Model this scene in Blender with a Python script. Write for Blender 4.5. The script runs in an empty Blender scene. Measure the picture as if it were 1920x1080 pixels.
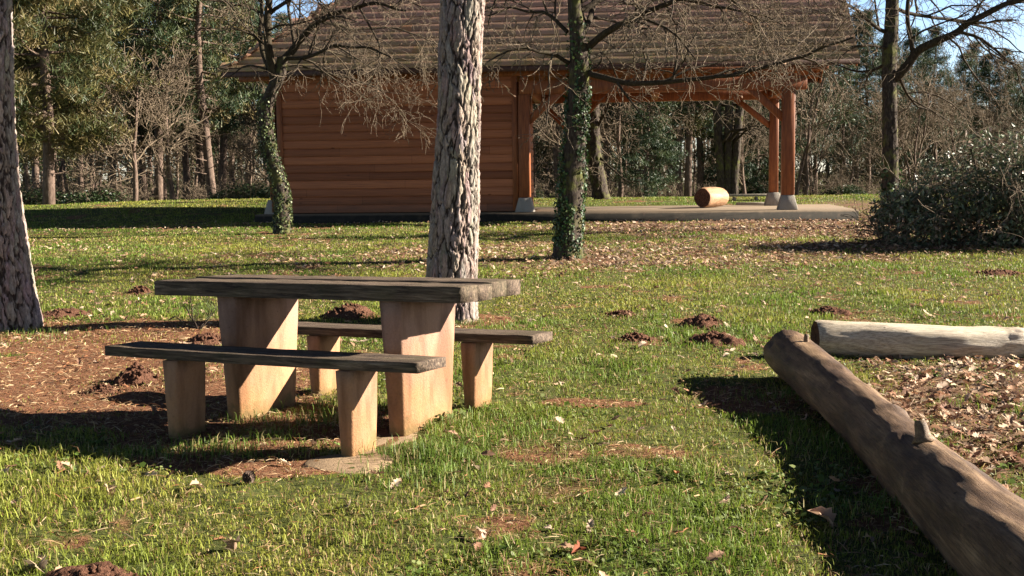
import bpy, math, random
import numpy as np
from mathutils import Vector, Matrix

# ------------------------------------------------------------------ camera, sky, sun, exposure
F_PX, CAM_H, HOR_Y, ROLL = 2200.0, 1.2865, 328.0, 0.0123
SUN_EL, SUN_AZ = math.radians(24.0), math.radians(6.0)      # azimuth measured from +X towards +Y
sc = bpy.context.scene
COL = sc.collection
cam_d = bpy.data.cameras.new("camera")
cam = bpy.data.objects.new("camera", cam_d); COL.objects.link(cam)
sc.camera = cam
cam_d.sensor_width = 36.0
cam_d.lens = 36.0 * F_PX / 1920.0
cam_d.clip_end = 2000.0
PITCH = math.atan((540 - HOR_Y) / F_PX)
cam.matrix_world = Matrix.Translation((0, 0, CAM_H)) @ Matrix.Rotation(math.pi / 2 - PITCH, 4, 'X') @ Matrix.Rotation(-ROLL, 4, 'Z')

w = bpy.data.worlds.new("World"); sc.world = w; w.use_nodes = True
nt = w.node_tree; nt.nodes.clear()
sky = nt.nodes.new("ShaderNodeTexSky"); sky.sky_type = 'NISHITA'; sky.sun_disc = False
sky.sun_elevation = SUN_EL; sky.sun_rotation = math.pi / 2 - SUN_AZ
sky.air_density = 1.0; sky.dust_density = 0.3; sky.ozone_density = 3.0
bg = nt.nodes.new("ShaderNodeBackground"); bg.inputs[1].default_value = 0.052
wo = nt.nodes.new("ShaderNodeOutputWorld")
tint = nt.nodes.new("ShaderNodeMix"); tint.data_type = 'RGBA'; tint.blend_type = 'MULTIPLY'; tint.inputs[0].default_value = 1.0
tint.inputs[7].default_value = (0.98, 0.98, 1.12, 1)
tcw = nt.nodes.new("ShaderNodeTexCoord"); sepw = nt.nodes.new("ShaderNodeSeparateXYZ"); nt.links.new(tcw.outputs['Generated'], sepw.inputs[0])
rw = nt.nodes.new("ShaderNodeValToRGB"); rw.color_ramp.elements[0].position = .14; rw.color_ramp.elements[0].color = (1.0, 1.0, 1.0, 1)
rw.color_ramp.elements[1].position = .30; rw.color_ramp.elements[1].color = (.17, .17, .18, 1)
nt.links.new(sepw.outputs[2], rw.inputs[0])
m2w = nt.nodes.new("ShaderNodeMix"); m2w.data_type = 'RGBA'; m2w.blend_type = 'MULTIPLY'; m2w.inputs[0].default_value = 1.0
nt.links.new(sky.outputs[0], m2w.inputs[6]); nt.links.new(rw.outputs[0], m2w.inputs[7]); nt.links.new(m2w.outputs[2], tint.inputs[6]); nt.links.new(tint.outputs[2], bg.inputs[0]); nt.links.new(bg.outputs[0], wo.inputs[0])

sd = bpy.data.lights.new("sun", 'SUN'); sd.energy = 5.0; sd.angle = math.radians(0.5); sd.color = (1.0, 0.90, 0.76)
sun = bpy.data.objects.new("sun", sd); COL.objects.link(sun)
sdir = Vector((math.cos(SUN_EL) * math.cos(SUN_AZ), math.cos(SUN_EL) * math.sin(SUN_AZ), math.sin(SUN_EL)))
sun.rotation_euler = sdir.to_track_quat('Z', 'Y').to_euler()
sun.location = (20, 4, 12)
sc.view_settings.view_transform = 'Standard'; sc.view_settings.look = 'None'
sc.view_settings.exposure = 2.08; sc.view_settings.gamma = 1.0
sc.cycles.max_bounces = 6; sc.cycles.diffuse_bounces = 1; sc.cycles.transparent_max_bounces = 8

# ------------------------------------------------------------------ helpers
_fwd = np.array([0, math.cos(PITCH), -math.sin(PITCH)]); _up = np.array([0, math.sin(PITCH), math.cos(PITCH)])
def _ray(px, py):
    u, v = px - 960.0, 540.0 - py
    c, s = math.cos(ROLL), math.sin(ROLL)
    uu, vv = u * c + v * s, -u * s + v * c
    return _fwd * F_PX + _up * vv + np.array([1.0, 0, 0]) * uu
def at(px, py, Y):
    """survey helper: the point seen at a photo pixel at ground distance Y"""
    d = _ray(px, py); p = d * (Y / d[1]); p[2] += CAM_H; return p
def on(px, py, z=0.0):
    d = _ray(px, py); p = d * ((z - CAM_H) / d[2]); p[2] += CAM_H; return p
def onground(px, py):
    d = _ray(px, py); d = d / d[1]
    Y = 2.0
    while Y < 80:
        if CAM_H + d[2] * Y <= gz0(d[0] * Y, Y): break
        Y += 0.05
    return np.array([d[0] * Y, Y, gz0(d[0] * Y, Y)])

def _h(ix, iy, iz, seed):
    n = (ix.astype(np.int64) * 374761393 + iy.astype(np.int64) * 668265263 + iz.astype(np.int64) * 2147483647 + seed * 1274126177) & 0xffffffff
    n = ((n ^ (n >> 13)) * 1274126177) & 0xffffffff
    n = (n ^ (n >> 16)) & 0xffffffff
    return n / 4294967295.0
def noise(x, y, z=0.0, seed=0):
    x, y, z = np.broadcast_arrays(np.asarray(x, float), np.asarray(y, float), np.asarray(z, float))
    xi, yi, zi = np.floor(x), np.floor(y), np.floor(z)
    xf, yf, zf = x - xi, y - yi, z - zi
    s = lambda t: t * t * t * (t * (t * 6 - 15) + 10)
    u, v, ww = s(xf), s(yf), s(zf)
    r = 0
    for dx in (0, 1):
        for dy in (0, 1):
            for dz in (0, 1):
                r = r + _h(xi + dx, yi + dy, zi + dz, seed) * (u if dx else 1 - u) * (v if dy else 1 - v) * (ww if dz else 1 - ww)
    return r
def fbm(x, y, z=0.0, seed=0, o=4):
    r, a, t = 0, 0.5, 0
    for i in range(o):
        r = r + a * noise(np.asarray(x) * 2 ** i, np.asarray(y) * 2 ** i, np.asarray(z) * 2 ** i, seed + i * 17); t += a; a *= .5
    return r / t
def sstep(a, b, x):
    t = np.clip((x - a) / (b - a), 0, 1); return t * t * (3 - 2 * t)

def link(name, me, mats, parent=None):
    o = bpy.data.objects.new(name, me); COL.objects.link(o)
    for m in (mats if isinstance(mats, (list, tuple)) else [mats]): me.materials.append(m)
    if parent is not None: o.parent = parent
    return o
def npmesh(name, V, faces, col=None, smooth=False, attrs=None):
    """faces: list of (n,k) arrays"""
    me = bpy.data.meshes.new(name)
    V = np.asarray(V, np.float32)
    me.vertices.add(len(V)); me.vertices.foreach_set('co', V.ravel())
    faces = [np.asarray(f, np.int32) for f in faces if len(f)]
    tot = sum(f.size for f in faces); n = sum(len(f) for f in faces)
    me.loops.add(tot); me.polygons.add(n)
    me.loops.foreach_set('vertex_index', np.concatenate([f.ravel() for f in faces]))
    ks = np.concatenate([np.full(len(f), f.shape[1], np.int32) for f in faces])
    st = np.concatenate([[0], np.cumsum(ks)[:-1]]).astype(np.int32)
    me.polygons.foreach_set('loop_start', st)
    try: me.polygons.foreach_set('loop_total', ks)
    except Exception: pass
    me.update(calc_edges=True)
    if smooth: me.polygons.foreach_set('use_smooth', np.ones(n, bool))
    if col is not None:
        a = me.color_attributes.new('Col', 'FLOAT_COLOR', 'POINT')
        c = np.ones((len(V), 4), np.float32); c[:, :3] = col
        a.data.foreach_set('color', c.ravel())
    for k, v in (attrs or {}).items():
        a = me.attributes.new(k, 'FLOAT', 'POINT'); a.data.foreach_set('value', np.asarray(v, np.float32))
    return me
def tag(o, label=None, cat=None, group=None, kind=None):
    if label: o['label'] = label
    if cat: o['category'] = cat
    if group: o['group'] = group
    if kind: o['kind'] = kind
    return o
def empty(name, loc=(0, 0, 0), rz=0.0):
    o = bpy.data.objects.new(name, None); COL.objects.link(o)
    o.location = loc; o.rotation_euler = (0, 0, rz); o.empty_display_size = 0.2
    return o
def copy_tree(o, parent=None):
    c = o.copy(); COL.objects.link(c); c.parent = parent
    for ch in o.children: copy_tree(ch, c)
    return c

class MB:
    """collects verts / faces for one mesh"""
    def __init__(s): s.V = []; s.F = {}; s.n = 0; s.C = []
    def add(s, V, faces, col=None):
        V = np.asarray(V, float)
        for f in faces:
            f = np.asarray(f, np.int64)
            if len(f): s.F.setdefault(f.shape[1], []).append(f + s.n)
        s.V.append(V); s.n += len(V)
        s.C.append(np.broadcast_to(np.asarray(col if col is not None else (1, 1, 1), float), (len(V), 3)))
    def mesh(s, name, smooth=False, usecol=True, attrs=None):
        return npmesh(name, np.concatenate(s.V), [np.concatenate(f) for f in s.F.values()], np.concatenate(s.C) if usecol else None, smooth, attrs)
    def build(s, name, mat, parent=None, smooth=False):
        return link(name, s.mesh(name, smooth), mat, parent)
    def tube(s, P, R, k=6, col=None, cap=True, jit=0.0, seed=0):
        P = np.asarray(P, float); R = np.broadcast_to(np.asarray(R, float), (len(P),)).copy()
        T = np.gradient(P, axis=0); T /= np.linalg.norm(T, axis=1)[:, None] + 1e-12
        ref = np.array([0, 0, 1.0]) if abs(T[0][2]) < .9 else np.array([1.0, 0, 0])
        A = np.cross(T, ref); A /= np.linalg.norm(A, axis=1)[:, None] + 1e-9
        for i in range(1, len(P)):
            a = A[i - 1] - T[i] * np.dot(A[i - 1], T[i]); l = np.linalg.norm(a)
            if l > 1e-6: A[i] = a / l
        B = np.cross(T, A)
        th = np.arange(k) * 2 * np.pi / k
        V = P[:, None] + R[:, None, None] * (np.cos(th)[None, :, None] * A[:, None] + np.sin(th)[None, :, None] * B[:, None])
        V = V.reshape(-1, 3); n = len(P)
        i = np.arange(n - 1)[:, None] * k; j = np.arange(k)[None, :]; j2 = (j + 1) % k
        Q = np.stack([i + j, i + j2, i + k + j2, i + k + j], -1).reshape(-1, 4)
        fs = [Q]
        if cap:
            V = np.concatenate([V, P[:1], P[-1:]])
            a = np.arange(k); b = (a + 1) % k
            fs.append(np.stack([np.full(k, n * k), b, a], -1)); fs.append(np.stack([np.full(k, n * k + 1), (n - 1) * k + a, (n - 1) * k + b], -1))
        s.add(V, fs, col)
    def box(s, c, size, rot=None, taper=None, col=None, bev=0.0):
        """box centred at c; taper=(sx,sy) scales the top; chamfered edges when bev"""
        sx, sy, sz = [q / 2 for q in size]
        if bev <= 0:
            V = np.array([[x * sx, y * sy, z * sz] for z in (-1, 1) for x, y in ((-1, -1), (1, -1), (1, 1), (-1, 1))], float)
            Fq = [[0, 3, 2, 1], [4, 5, 6, 7], [0, 1, 5, 4], [1, 2, 6, 5], [2, 3, 7, 6], [3, 0, 4, 7]]
            fs = [Fq]
        else:
            V = []; idx = {}
            for X in (-1, 1):
                for Y in (-1, 1):
                    for Z in (-1, 1):
                        for ax in range(3):
                            p = [X * (sx - bev), Y * (sy - bev), Z * (sz - bev)]; p[ax] = (X, Y, Z)[ax] * (sx, sy, sz)[ax]
                            idx[(X, Y, Z, ax)] = len(V); V.append(p)
            V = np.array(V, float); q = []; t = []
            for ax in range(3):
                o1, o2 = [a for a in range(3) if a != ax]
                for sgn in (-1, 1):
                    ring = []
                    for a, b in ((-1, -1), (1, -1), (1, 1), (-1, 1)):
                        k3 = [0, 0, 0]; k3[ax] = sgn; k3[o1] = a; k3[o2] = b; ring.append(idx[(*k3, ax)])
                    q.append(ring)
            for ax in range(3):
                o1, o2 = [a for a in range(3) if a != ax]
                for a in (-1, 1):
                    for b in (-1, 1):
                        k1 = [0, 0, 0]; k1[o1] = a; k1[o2] = b; k2 = list(k1); k1[ax] = -1; k2[ax] = 1
                        q.append([idx[(*k1, o1)], idx[(*k2, o1)], idx[(*k2, o2)], idx[(*k1, o2)]])
            for X in (-1, 1):
                for Y in (-1, 1):
                    for Z in (-1, 1): t.append([idx[(X, Y, Z, 0)], idx[(X, Y, Z, 1)], idx[(X, Y, Z, 2)]])
            # orient outward
            def fix(L):
                out = []
                for f in L:
                    P = V[f]; nrm = np.cross(P[1] - P[0], P[2] - P[0])
                    out.append(f if np.dot(nrm, P.mean(0)) > 0 else f[::-1])
                return out
            fs = [fix(q), fix(t)]
        if taper is not None:
            k = (V[:, 2] + sz) / (2 * sz)
            V[:, 0] *= 1 + (taper[0] - 1) * k; V[:, 1] *= 1 + (taper[1] - 1) * k
        if rot is not None: V = V @ np.array(rot).T
        s.add(V + np.array(c, float), fs, col)
def rz(a): c, s_ = math.cos(a), math.sin(a); return np.array([[c, -s_, 0], [s_, c, 0], [0, 0, 1.0]])
def basis(d, up=(0, 0, 1)):
    """rotation whose X axis is d"""
    d = np.array(d, float); d /= np.linalg.norm(d); y = np.cross(up, d); y /= np.linalg.norm(y); z = np.cross(d, y)
    return np.stack([d, y, z], 1)

# ------------------------------------------------------------------ materials
class NT:
    def __init__(s, name):
        s.m = bpy.data.materials.new(name); s.m.use_nodes = True; s.t = s.m.node_tree; s.t.nodes.clear()
        s.out = s.n("ShaderNodeOutputMaterial")
    def n(s, t, **kw):
        x = s.t.nodes.new(t)
        for k, v in kw.items(): setattr(x, k, v)
        return x
    def l(s, a, b): s.t.links.new(a, b)
    def coord(s, scale=(1, 1, 1), kind='Object'):
        c = s.n("ShaderNodeTexCoord"); m = s.n("ShaderNodeMapping"); m.inputs['Scale'].default_value = scale
        s.l(c.outputs[kind], m.inputs[0]); return m.outputs[0]
    def noise(s, vec, scale, detail=4, rough=.6, dist=0.0):
        x = s.n("ShaderNodeTexNoise"); x.inputs['Scale'].default_value = scale; x.inputs['Detail'].default_value = detail
        x.inputs['Roughness'].default_value = rough; x.inputs['Distortion'].default_value = dist
        s.l(vec, x.inputs['Vector']); return x.outputs['Fac']
    def ramp(s, fac, stops):
        r = s.n("ShaderNodeValToRGB"); e = r.color_ramp.elements
        while len(e) < len(stops): e.new(0.5)
        for i, (p, c) in enumerate(stops): e[i].position = p; e[i].color = (*c, 1) if len(c) == 3 else c
        s.l(fac, r.inputs[0]); return r.outputs[0]
    def mix(s, a, b, f, mode='MIX'):
        x = s.n("ShaderNodeMix"); x.data_type = 'RGBA'; x.blend_type = mode
        for v, i in ((f, 0), (a, 6), (b, 7)):
            if isinstance(v, (int, float)): x.inputs[i].default_value = v
            elif isinstance(v, tuple): x.inputs[i].default_value = (*v, 1)
            else: s.l(v, x.inputs[i])
        return x.outputs[2]
    def math(s, op, a, b=0.0):
        x = s.n("ShaderNodeMath"); x.operation = op
        for v, i in ((a, 0), (b, 1)):
            if isinstance(v, (int, float)): x.inputs[i].default_value = v
            else: s.l(v, x.inputs[i])
        return x.outputs[0]
    def attr(s, name, vec=False):
        a = s.n("ShaderNodeAttribute"); a.attribute_name = name; return a.outputs['Color' if vec else 'Fac']
    def done(s, col, rough=.8, bump=None, bstr=.5, bdist=.02, spec=.3, trans=0.0, tcol=None):
        p = s.n("ShaderNodeBsdfPrincipled")
        if isinstance(col, tuple): p.inputs['Base Color'].default_value = (*col, 1)
        else: s.l(col, p.inputs['Base Color'])
        if isinstance(rough, (int, float)): p.inputs['Roughness'].default_value = rough
        else: s.l(rough, p.inputs['Roughness'])
        p.inputs['Specular IOR Level'].default_value = spec
        if bump is not None:
            b = s.n("ShaderNodeBump"); b.inputs['Strength'].default_value = bstr; b.inputs['Distance'].default_value = bdist
            s.l(bump, b.inputs['Height']); s.l(b.outputs[0], p.inputs['Normal'])
        sh = p.outputs[0]
        if trans > 0:
            t = s.n("ShaderNodeBsdfTranslucent")
            if isinstance(col, tuple): t.inputs[0].default_value = (*col, 1)
            else: s.l(tcol if tcol is not None else col, t.inputs[0])
            mx = s.n("ShaderNodeMixShader"); mx.inputs[0].default_value = trans
            s.l(sh, mx.inputs[1]); s.l(t.outputs[0], mx.inputs[2]); sh = mx.outputs[0]
        s.l(sh, s.out.inputs[0]); return s.m

M = {}
def leafmat(name, rough=.55, spec=.35, trans=.3):
    t = NT(name); c = t.attr('Col', True); return t.done(c, rough, spec=spec, trans=trans)
M['grass'] = leafmat('grass_blades', .55, .3, .35)
M['leaf'] = leafmat('dry_leaves', .75, .2, .2)
M['needle'] = leafmat('pine_needles', .55, .3, .15)
M['ivy'] = leafmat('ivy_leaves', .5, .35, .2)
M['bushleaf'] = leafmat('glossy_bush_leaves', .42, .5, .15)
def m_ground():
    t = NT('ground_soil'); v = t.coord(); b = t.attr('bare'); lt = t.attr('litter')
    n1 = t.noise(v, 3.0, 6, .65); n2 = t.noise(v, 40, 5, .7); n3 = t.noise(v, 150, 3, .7)
    green = t.ramp(n2, [(.3, (.03, .036, .012)), (.5, (.07, .085, .022)), (.7, (.16, .13, .05))])
    soil = t.ramp(n2, [(.25, (.08, .033, .018)), (.5, (.17, .078, .042)), (.7, (.30, .165, .09))])
    lit = t.ramp(n3, [(.3, (.04, .022, .014)), (.5, (.14, .08, .05)), (.7, (.32, .21, .14))])
    f = t.math('ADD', b, t.math('MULTIPLY', t.math('SUBTRACT', n1, .5), 1.0))
    f = t.ramp(f, [(.4, (0, 0, 0)), (.6, (1, 1, 1))])
    c = t.mix(green, soil, f); c = t.mix(c, lit, lt)
    return t.done(c, .95, t.math('ADD', n2, n3), .6, .02, .1)
M['ground'] = m_ground()
def m_pinebark(name, plate=((.13, .098, .086), (.29, .23, .20), (.45, .375, .33)), fis=(.04, .029, .024), sc_=1.0):
    t = NT(name); v = t.coord((1, 1, .2)); nz = t.n("ShaderNodeTexNoise"); nz.inputs['Scale'].default_value = 9 * sc_; nz.inputs['Detail'].default_value = 5
    t.l(v, nz.inputs['Vector'])
    vv = t.n("ShaderNodeVectorMath"); vv.operation = 'MULTIPLY_ADD'; vv.inputs[1].default_value = (.09, .09, .09)
    t.l(nz.outputs['Color'], vv.inputs[0]); t.l(v, vv.inputs[2])
    vo = t.n("ShaderNodeTexVoronoi"); vo.feature = 'DISTANCE_TO_EDGE'; vo.inputs['Scale'].default_value = 16 * sc_; t.l(vv.outputs[0], vo.inputs['Vector'])
    vc = t.n("ShaderNodeTexVoronoi"); vc.inputs['Scale'].default_value = 16 * sc_; t.l(vv.outputs[0], vc.inputs['Vector'])
    fine = t.noise(t.coord((1, 1, .35)), 60 * sc_, 6, .7)
    pl = t.ramp(fine, [(.3, plate[0]), (.5, plate[1]), (.72, plate[2])])
    pl = t.mix(pl, vc.outputs['Color'], .08, 'OVERLAY')
    e = t.ramp(vo.outputs['Distance'], [(.02, (0, 0, 0)), (.16, (1, 1, 1))])
    r = t.attr('ridge'); rr = t.ramp(r, [(.18, (0, 0, 0)), (.46, (1, 1, 1))])
    c = t.mix(fis, pl, t.math('MULTIPLY', rr, t.math('ADD', t.math('MULTIPLY', e, .35), .65)))
    h = t.math('ADD', t.math('MULTIPLY', e, .35), t.math('MULTIPLY', fine, 1.0))
    return t.done(c, .9, h, .9, .012, .15)
M['pinebark'] = m_pinebark('black_pine_bark')
def m_bark(name, a, b, c, moss=0.0, sc_=1.0, tinted=False):
    t = NT(name); v = t.coord((1, 1, .3)); n = t.noise(v, 35 * sc_, 6, .7, .4); n2 = t.noise(t.coord(), 5, 4, .6)
    col = t.ramp(n, [(.3, a), (.52, b), (.72, c)])
    if moss: col = t.mix(col, (.12, .13, .03), t.math('MULTIPLY', t.ramp(n2, [(.5, (0, 0, 0)), (.65, (1, 1, 1))]), moss))
    if tinted: col = t.mix(col, t.attr('Col', True), 1.0, 'MULTIPLY')
    return t.done(col, .9, n, .9, .012, .15)
M['oakbark'] = m_bark('grey_brown_bark', (.015, .011, .009), (.05, .038, .03), (.13, .105, .08), .6)
M['twig'] = m_bark('bare_twigs', (.055, .04, .03), (.14, .105, .075), (.28, .22, .155), .15, tinted=True)
M['fartwig'] = m_bark('distant_bare_twigs', (.08, .06, .042), (.16, .12, .085), (.27, .21, .15), .1)
M['fartrunk'] = m_bark('distant_pine_bark', (.05, .035, .028), (.13, .09, .07), (.24, .18, .14), 0, .5)
M['paletrunk'] = m_bark('pale_trunk_bark', (.08, .06, .05), (.25, .2, .17), (.45, .37, .3), 0, .6)
def m_plank():
    t = NT('weathered_dark_planks'); v = t.coord((.45, 6, 6)); n = t.noise(v, 9, 6, .7, .8); n2 = t.noise(t.coord(), 4, 5, .65); n3 = t.noise(t.coord(), 60, 4, .7)
    c = t.ramp(n, [(.32, (.012, .008, .007)), (.45, (.058, .040, .028)), (.58, (.13, .092, .064)), (.7, (.25, .19, .14))])
    c = t.mix(c, (.075, .07, .03), t.ramp(n2, [(.5, (0, 0, 0)), (.7, (.45, .45, .45))]))
    return t.done(c, .82, t.math('ADD', n, t.math('MULTIPLY', n3, .4)), .8, .008, .25)
M['plank'] = m_plank()
def m_conc(name, base, stain, grey=0.0, zlo=0.0, zhi=.6, stains=False):
    t = NT(name); v = t.coord(); n = t.noise(v, 6, 5, .6); n2 = t.noise(v, 90, 4, .7); n3 = t.noise(v, 14, 3, .5)
    sp = t.n("ShaderNodeSeparateXYZ"); c0 = t.n("ShaderNodeTexCoord"); t.l(c0.outputs['Object'], sp.inputs[0])
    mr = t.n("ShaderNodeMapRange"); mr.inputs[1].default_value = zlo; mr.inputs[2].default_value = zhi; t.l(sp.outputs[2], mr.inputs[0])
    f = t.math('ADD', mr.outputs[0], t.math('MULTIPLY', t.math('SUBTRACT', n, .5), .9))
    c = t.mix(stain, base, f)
    c = t.mix(c, (.1, .06, .045), t.ramp(n3, [(.62, (0, 0, 0)), (.75, (.35, .35, .35))]))
    st = t.noise(t.coord((5, 5, 1.2)), 1.5, 4, .55, .5); c = t.mix(c, t.ramp(st, [(.32, (.42, .36, .33)), (.55, (1, 1, 1))]), .75 if stains else .2, 'MULTIPLY')
    if stains:
        mr2 = t.n("ShaderNodeMapRange"); mr2.inputs[1].default_value = .0; mr2.inputs[2].default_value = .16; mr2.inputs[3].default_value = 1; mr2.inputs[4].default_value = 0; t.l(sp.outputs[2], mr2.inputs[0])
        g_ = t.math('ADD', mr2.outputs[0], t.math('MULTIPLY', t.math('SUBTRACT', n3, .5), 1.4))
        c = t.mix(c, (.16, .12, .05), t.ramp(g_, [(.45, (0, 0, 0)), (.8, (.75, .75, .75))]))
    pits = t.n("ShaderNodeTexVoronoi"); pits.inputs['Scale'].default_value = 22; t.l(v, pits.inputs['Vector'])
    pm = t.ramp(pits.outputs['Distance'], [(.03, (.35, .35, .35)), (.08, (1, 1, 1))])
    c = t.mix(c, pm, .9, 'MULTIPLY')
    c = t.mix(c, t.ramp(n2, [(.35, (.75, .75, .75)), (.65, (1, 1, 1))]), .6, 'MULTIPLY')
    return t.done(c, .88, t.math('ADD', t.math('ADD', n2, n), t.math('MULTIPLY', pm, 1.0)), .5, .008, .2)
M['legconc'] = m_conc('pinkish_sandy_concrete', (.33, .20, .15), (.40, .205, .09), stains=True)
M['pad'] = m_conc('sandy_concrete_pad', (.33, .235, .15), (.28, .19, .11), zlo=-1, zhi=1)
M['foot'] = m_conc('grey_concrete_footing', (.33, .30, .26), (.28, .25, .21), zhi=.4)
M['slab'] = m_conc('pavilion_concrete_slab', (.14, .105, .072), (.022, .019, .015), zlo=.46, zhi=.50)  # second colour darkens the slab's side faces: shade painted into the concrete colour
def m_siding():
    t = NT('red_brown_log_siding'); c0 = t.n("ShaderNodeTexCoord"); sp = t.n("ShaderNodeSeparateXYZ"); t.l(c0.outputs['Object'], sp.inputs[0])
    row = t.math('FLOOR', t.math('DIVIDE', t.math('SUBTRACT', sp.outputs[2], .52), .172))
    wn = t.n("ShaderNodeTexWhiteNoise"); wn.noise_dimensions = '1D'; t.l(row, wn.inputs['W'])
    n = t.noise(t.coord((.3, 1, 14)), 4, 5, .6, .3); kn = t.n("ShaderNodeTexVoronoi"); kn.inputs['Scale'].default_value = 1.0
    t.l(t.coord((2.2, 1, 5.8)), kn.inputs['Vector'])
    c = t.ramp(n, [(.3, (.23, .073, .030)), (.6, (.38, .125, .048))])
    c = t.mix(c, t.ramp(wn.outputs['Value'], [(0, (.62, .6, .62)), (1, (1.25, 1.35, 1.5))]), .8, 'MULTIPLY')
    jn = t.math('FRACT', t.math('ADD', t.math('MULTIPLY', sp.outputs[0], .31), t.math('MULTIPLY', wn.outputs['Value'], 7.3)))
    c = t.mix(c, t.ramp(jn, [(.0, (.3, .3, .3)), (.0025, (.3, .3, .3)), (.004, (1, 1, 1))]), .8, 'MULTIPLY')
    seg = t.n("ShaderNodeTexWhiteNoise"); seg.noise_dimensions = '1D'; t.l(t.math('ADD', t.math('FLOOR', t.math('ADD', t.math('MULTIPLY', sp.outputs[0], .31), t.math('MULTIPLY', wn.outputs['Value'], 7.3))), t.math('MULTIPLY', row, 3.7)), seg.inputs['W'])
    c = t.mix(c, t.ramp(seg.outputs['Value'], [(0, (.72, .70, .70)), (1, (1.15, 1.18, 1.2))]), .8, 'MULTIPLY')
    damp = t.n("ShaderNodeMapRange"); damp.inputs[1].default_value = .5; damp.inputs[2].default_value = .95; t.l(sp.outputs[2], damp.inputs[0])
    c = t.mix(c, (.11, .06, .04), t.ramp(t.math('ADD', damp.outputs[0], t.math('MULTIPLY', t.math('SUBTRACT', t.noise(t.coord((.6, 1, 3)), 3, 4, .6), .5), .8)), [(.1, (.6, .6, .6)), (.8, (0, 0, 0))]))
    k = t.ramp(kn.outputs['Distance'], [(.05, (.35, .3, .3)), (.11, (1, 1, 1))])
    c = t.mix(c, k, .8, 'MULTIPLY')
    return t.done(c, .6, n, .2, .004, .3)
M['siding'] = m_siding()
def m_beam(name, a, b):
    t = NT(name); n = t.noise(t.coord((5, 5, .5)), 6, 5, .6, .3); n2 = t.noise(t.coord(), 2.5, 3, .6)
    c = t.ramp(n, [(.3, a), (.65, b)]); c = t.mix(c, (.08, .03, .015), t.ramp(n2, [(.6, (0, 0, 0)), (.8, (.6, .6, .6))]))
    return t.done(c, .55, n, .25, .004, .3)
M['beam'] = m_beam('orange_stained_timber', (.14, .042, .017), (.29, .095, .032))
M['darkbeam'] = m_beam('dark_stained_timber', (.045, .02, .014), (.09, .04, .025))
def m_tile():
    t = NT('clay_roof_tiles'); c = t.attr('Col', True); n = t.noise(t.coord(), 7, 5, .65); n2 = t.noise(t.coord(), 60, 4, .7)
    ms = t.attr('moss')
    c = t.mix(c, (.36, .29, .12), t.math('MULTIPLY', ms, t.ramp(n, [(.35, (.15, .15, .15)), (.6, (.8, .8, .8))])))
    c = t.mix(c, t.ramp(n2, [(.3, (.6, .6, .6)), (.7, (1.1, 1.1, 1.1))]), .7, 'MULTIPLY')
    return t.done(c, .85, n2, .4, .006, .2)
M['tile'] = m_tile()
def m_log(name, a, b, c_, dark, amt, sc_=(.25, 3, 3)):
    t = NT(name); n = t.noise(t.coord(sc_), 5, 6, .6, .5); n2 = t.noise(t.coord((.7, 2, 2)), 3.2, 5, .6); n3 = t.noise(t.coord((.35, 10, 10)), 16, 5, .75)
    c = t.ramp(n, [(.3, a), (.5, b), (.7, c_)])
    c = t.mix(c, dark, t.math('MULTIPLY', t.ramp(n2, [(.42, (0, 0, 0)), (.62, (1, 1, 1))]), amt))
    c = t.mix(c, t.ramp(n3, [(.40, (.45, .42, .40)), (.56, (1.08, 1.08, 1.08))]), .8, 'MULTIPLY')
    ck = t.noise(t.coord((.35, 14, 14)), 5, 5, .65, .4); ckr = t.ramp(ck, [(.492, (1, 1, 1)), (.5, (.22, .2, .2)), (.508, (1, 1, 1))])
    c = t.mix(c, ckr, .85, 'MULTIPLY')
    hol = t.n("ShaderNodeTexVoronoi"); hol.inputs['Scale'].default_value = 11; t.l(t.coord((.8, 1, 1)), hol.inputs['Vector'])
    c = t.mix(c, t.ramp(hol.outputs['Distance'], [(.05, (.15, .12, .1)), (.09, (1, 1, 1))]), .8, 'MULTIPLY')
    at_ = t.attr('knot'); c = t.mix(c, (.06, .04, .035), at_)
    return t.done(c, .62, t.math('ADD', t.math('ADD', n3, t.math('MULTIPLY', n, .5)), ckr), .45, .006, .3)
M['log1'] = m_log('barkless_brown_log', (.085, .05, .03), (.16, .098, .056), (.32, .215, .125), (.05, .03, .02), .8)
M['log2'] = m_log('bleached_pale_log', (.42, .34, .24), (.56, .48, .36), (.68, .60, .48), (.34, .27, .21), .35)
M['log3'] = m_log('cut_orange_log', (.30, .16, .08), (.42, .24, .13), (.5, .31, .18), (.20, .10, .05), .3)
def m_end():
    t = NT('dark_log_end'); n = t.noise(t.coord(), 30, 5, .7)
    return t.done(t.ramp(n, [(.3, (.03, .016, .012)), (.7, (.13, .07, .045))]), .9, n, .5, .01, .1)
M['logend'] = m_end()
def m_mole():
    t = NT('red_brown_molehill_soil'); v = t.coord(); n = t.noise(v, 22, 5, .7); n2 = t.noise(v, 80, 4, .7)
    return t.done(t.ramp(n2, [(.3, (.06, .028, .018)), (.55, (.16, .078, .05)), (.75, (.27, .15, .095))]), .95, t.math('ADD', n, n2), 1, .03, .08)
M['mole'] = m_mole()
M['rope'] = m_bark('straw_stems', (.3, .22, .12), (.42, .32, .18), (.55, .45, .28))
M['greywood'] = m_bark('grey_weathered_wood', (.2, .17, .13), (.34, .3, .24), (.45, .4, .33))

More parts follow.
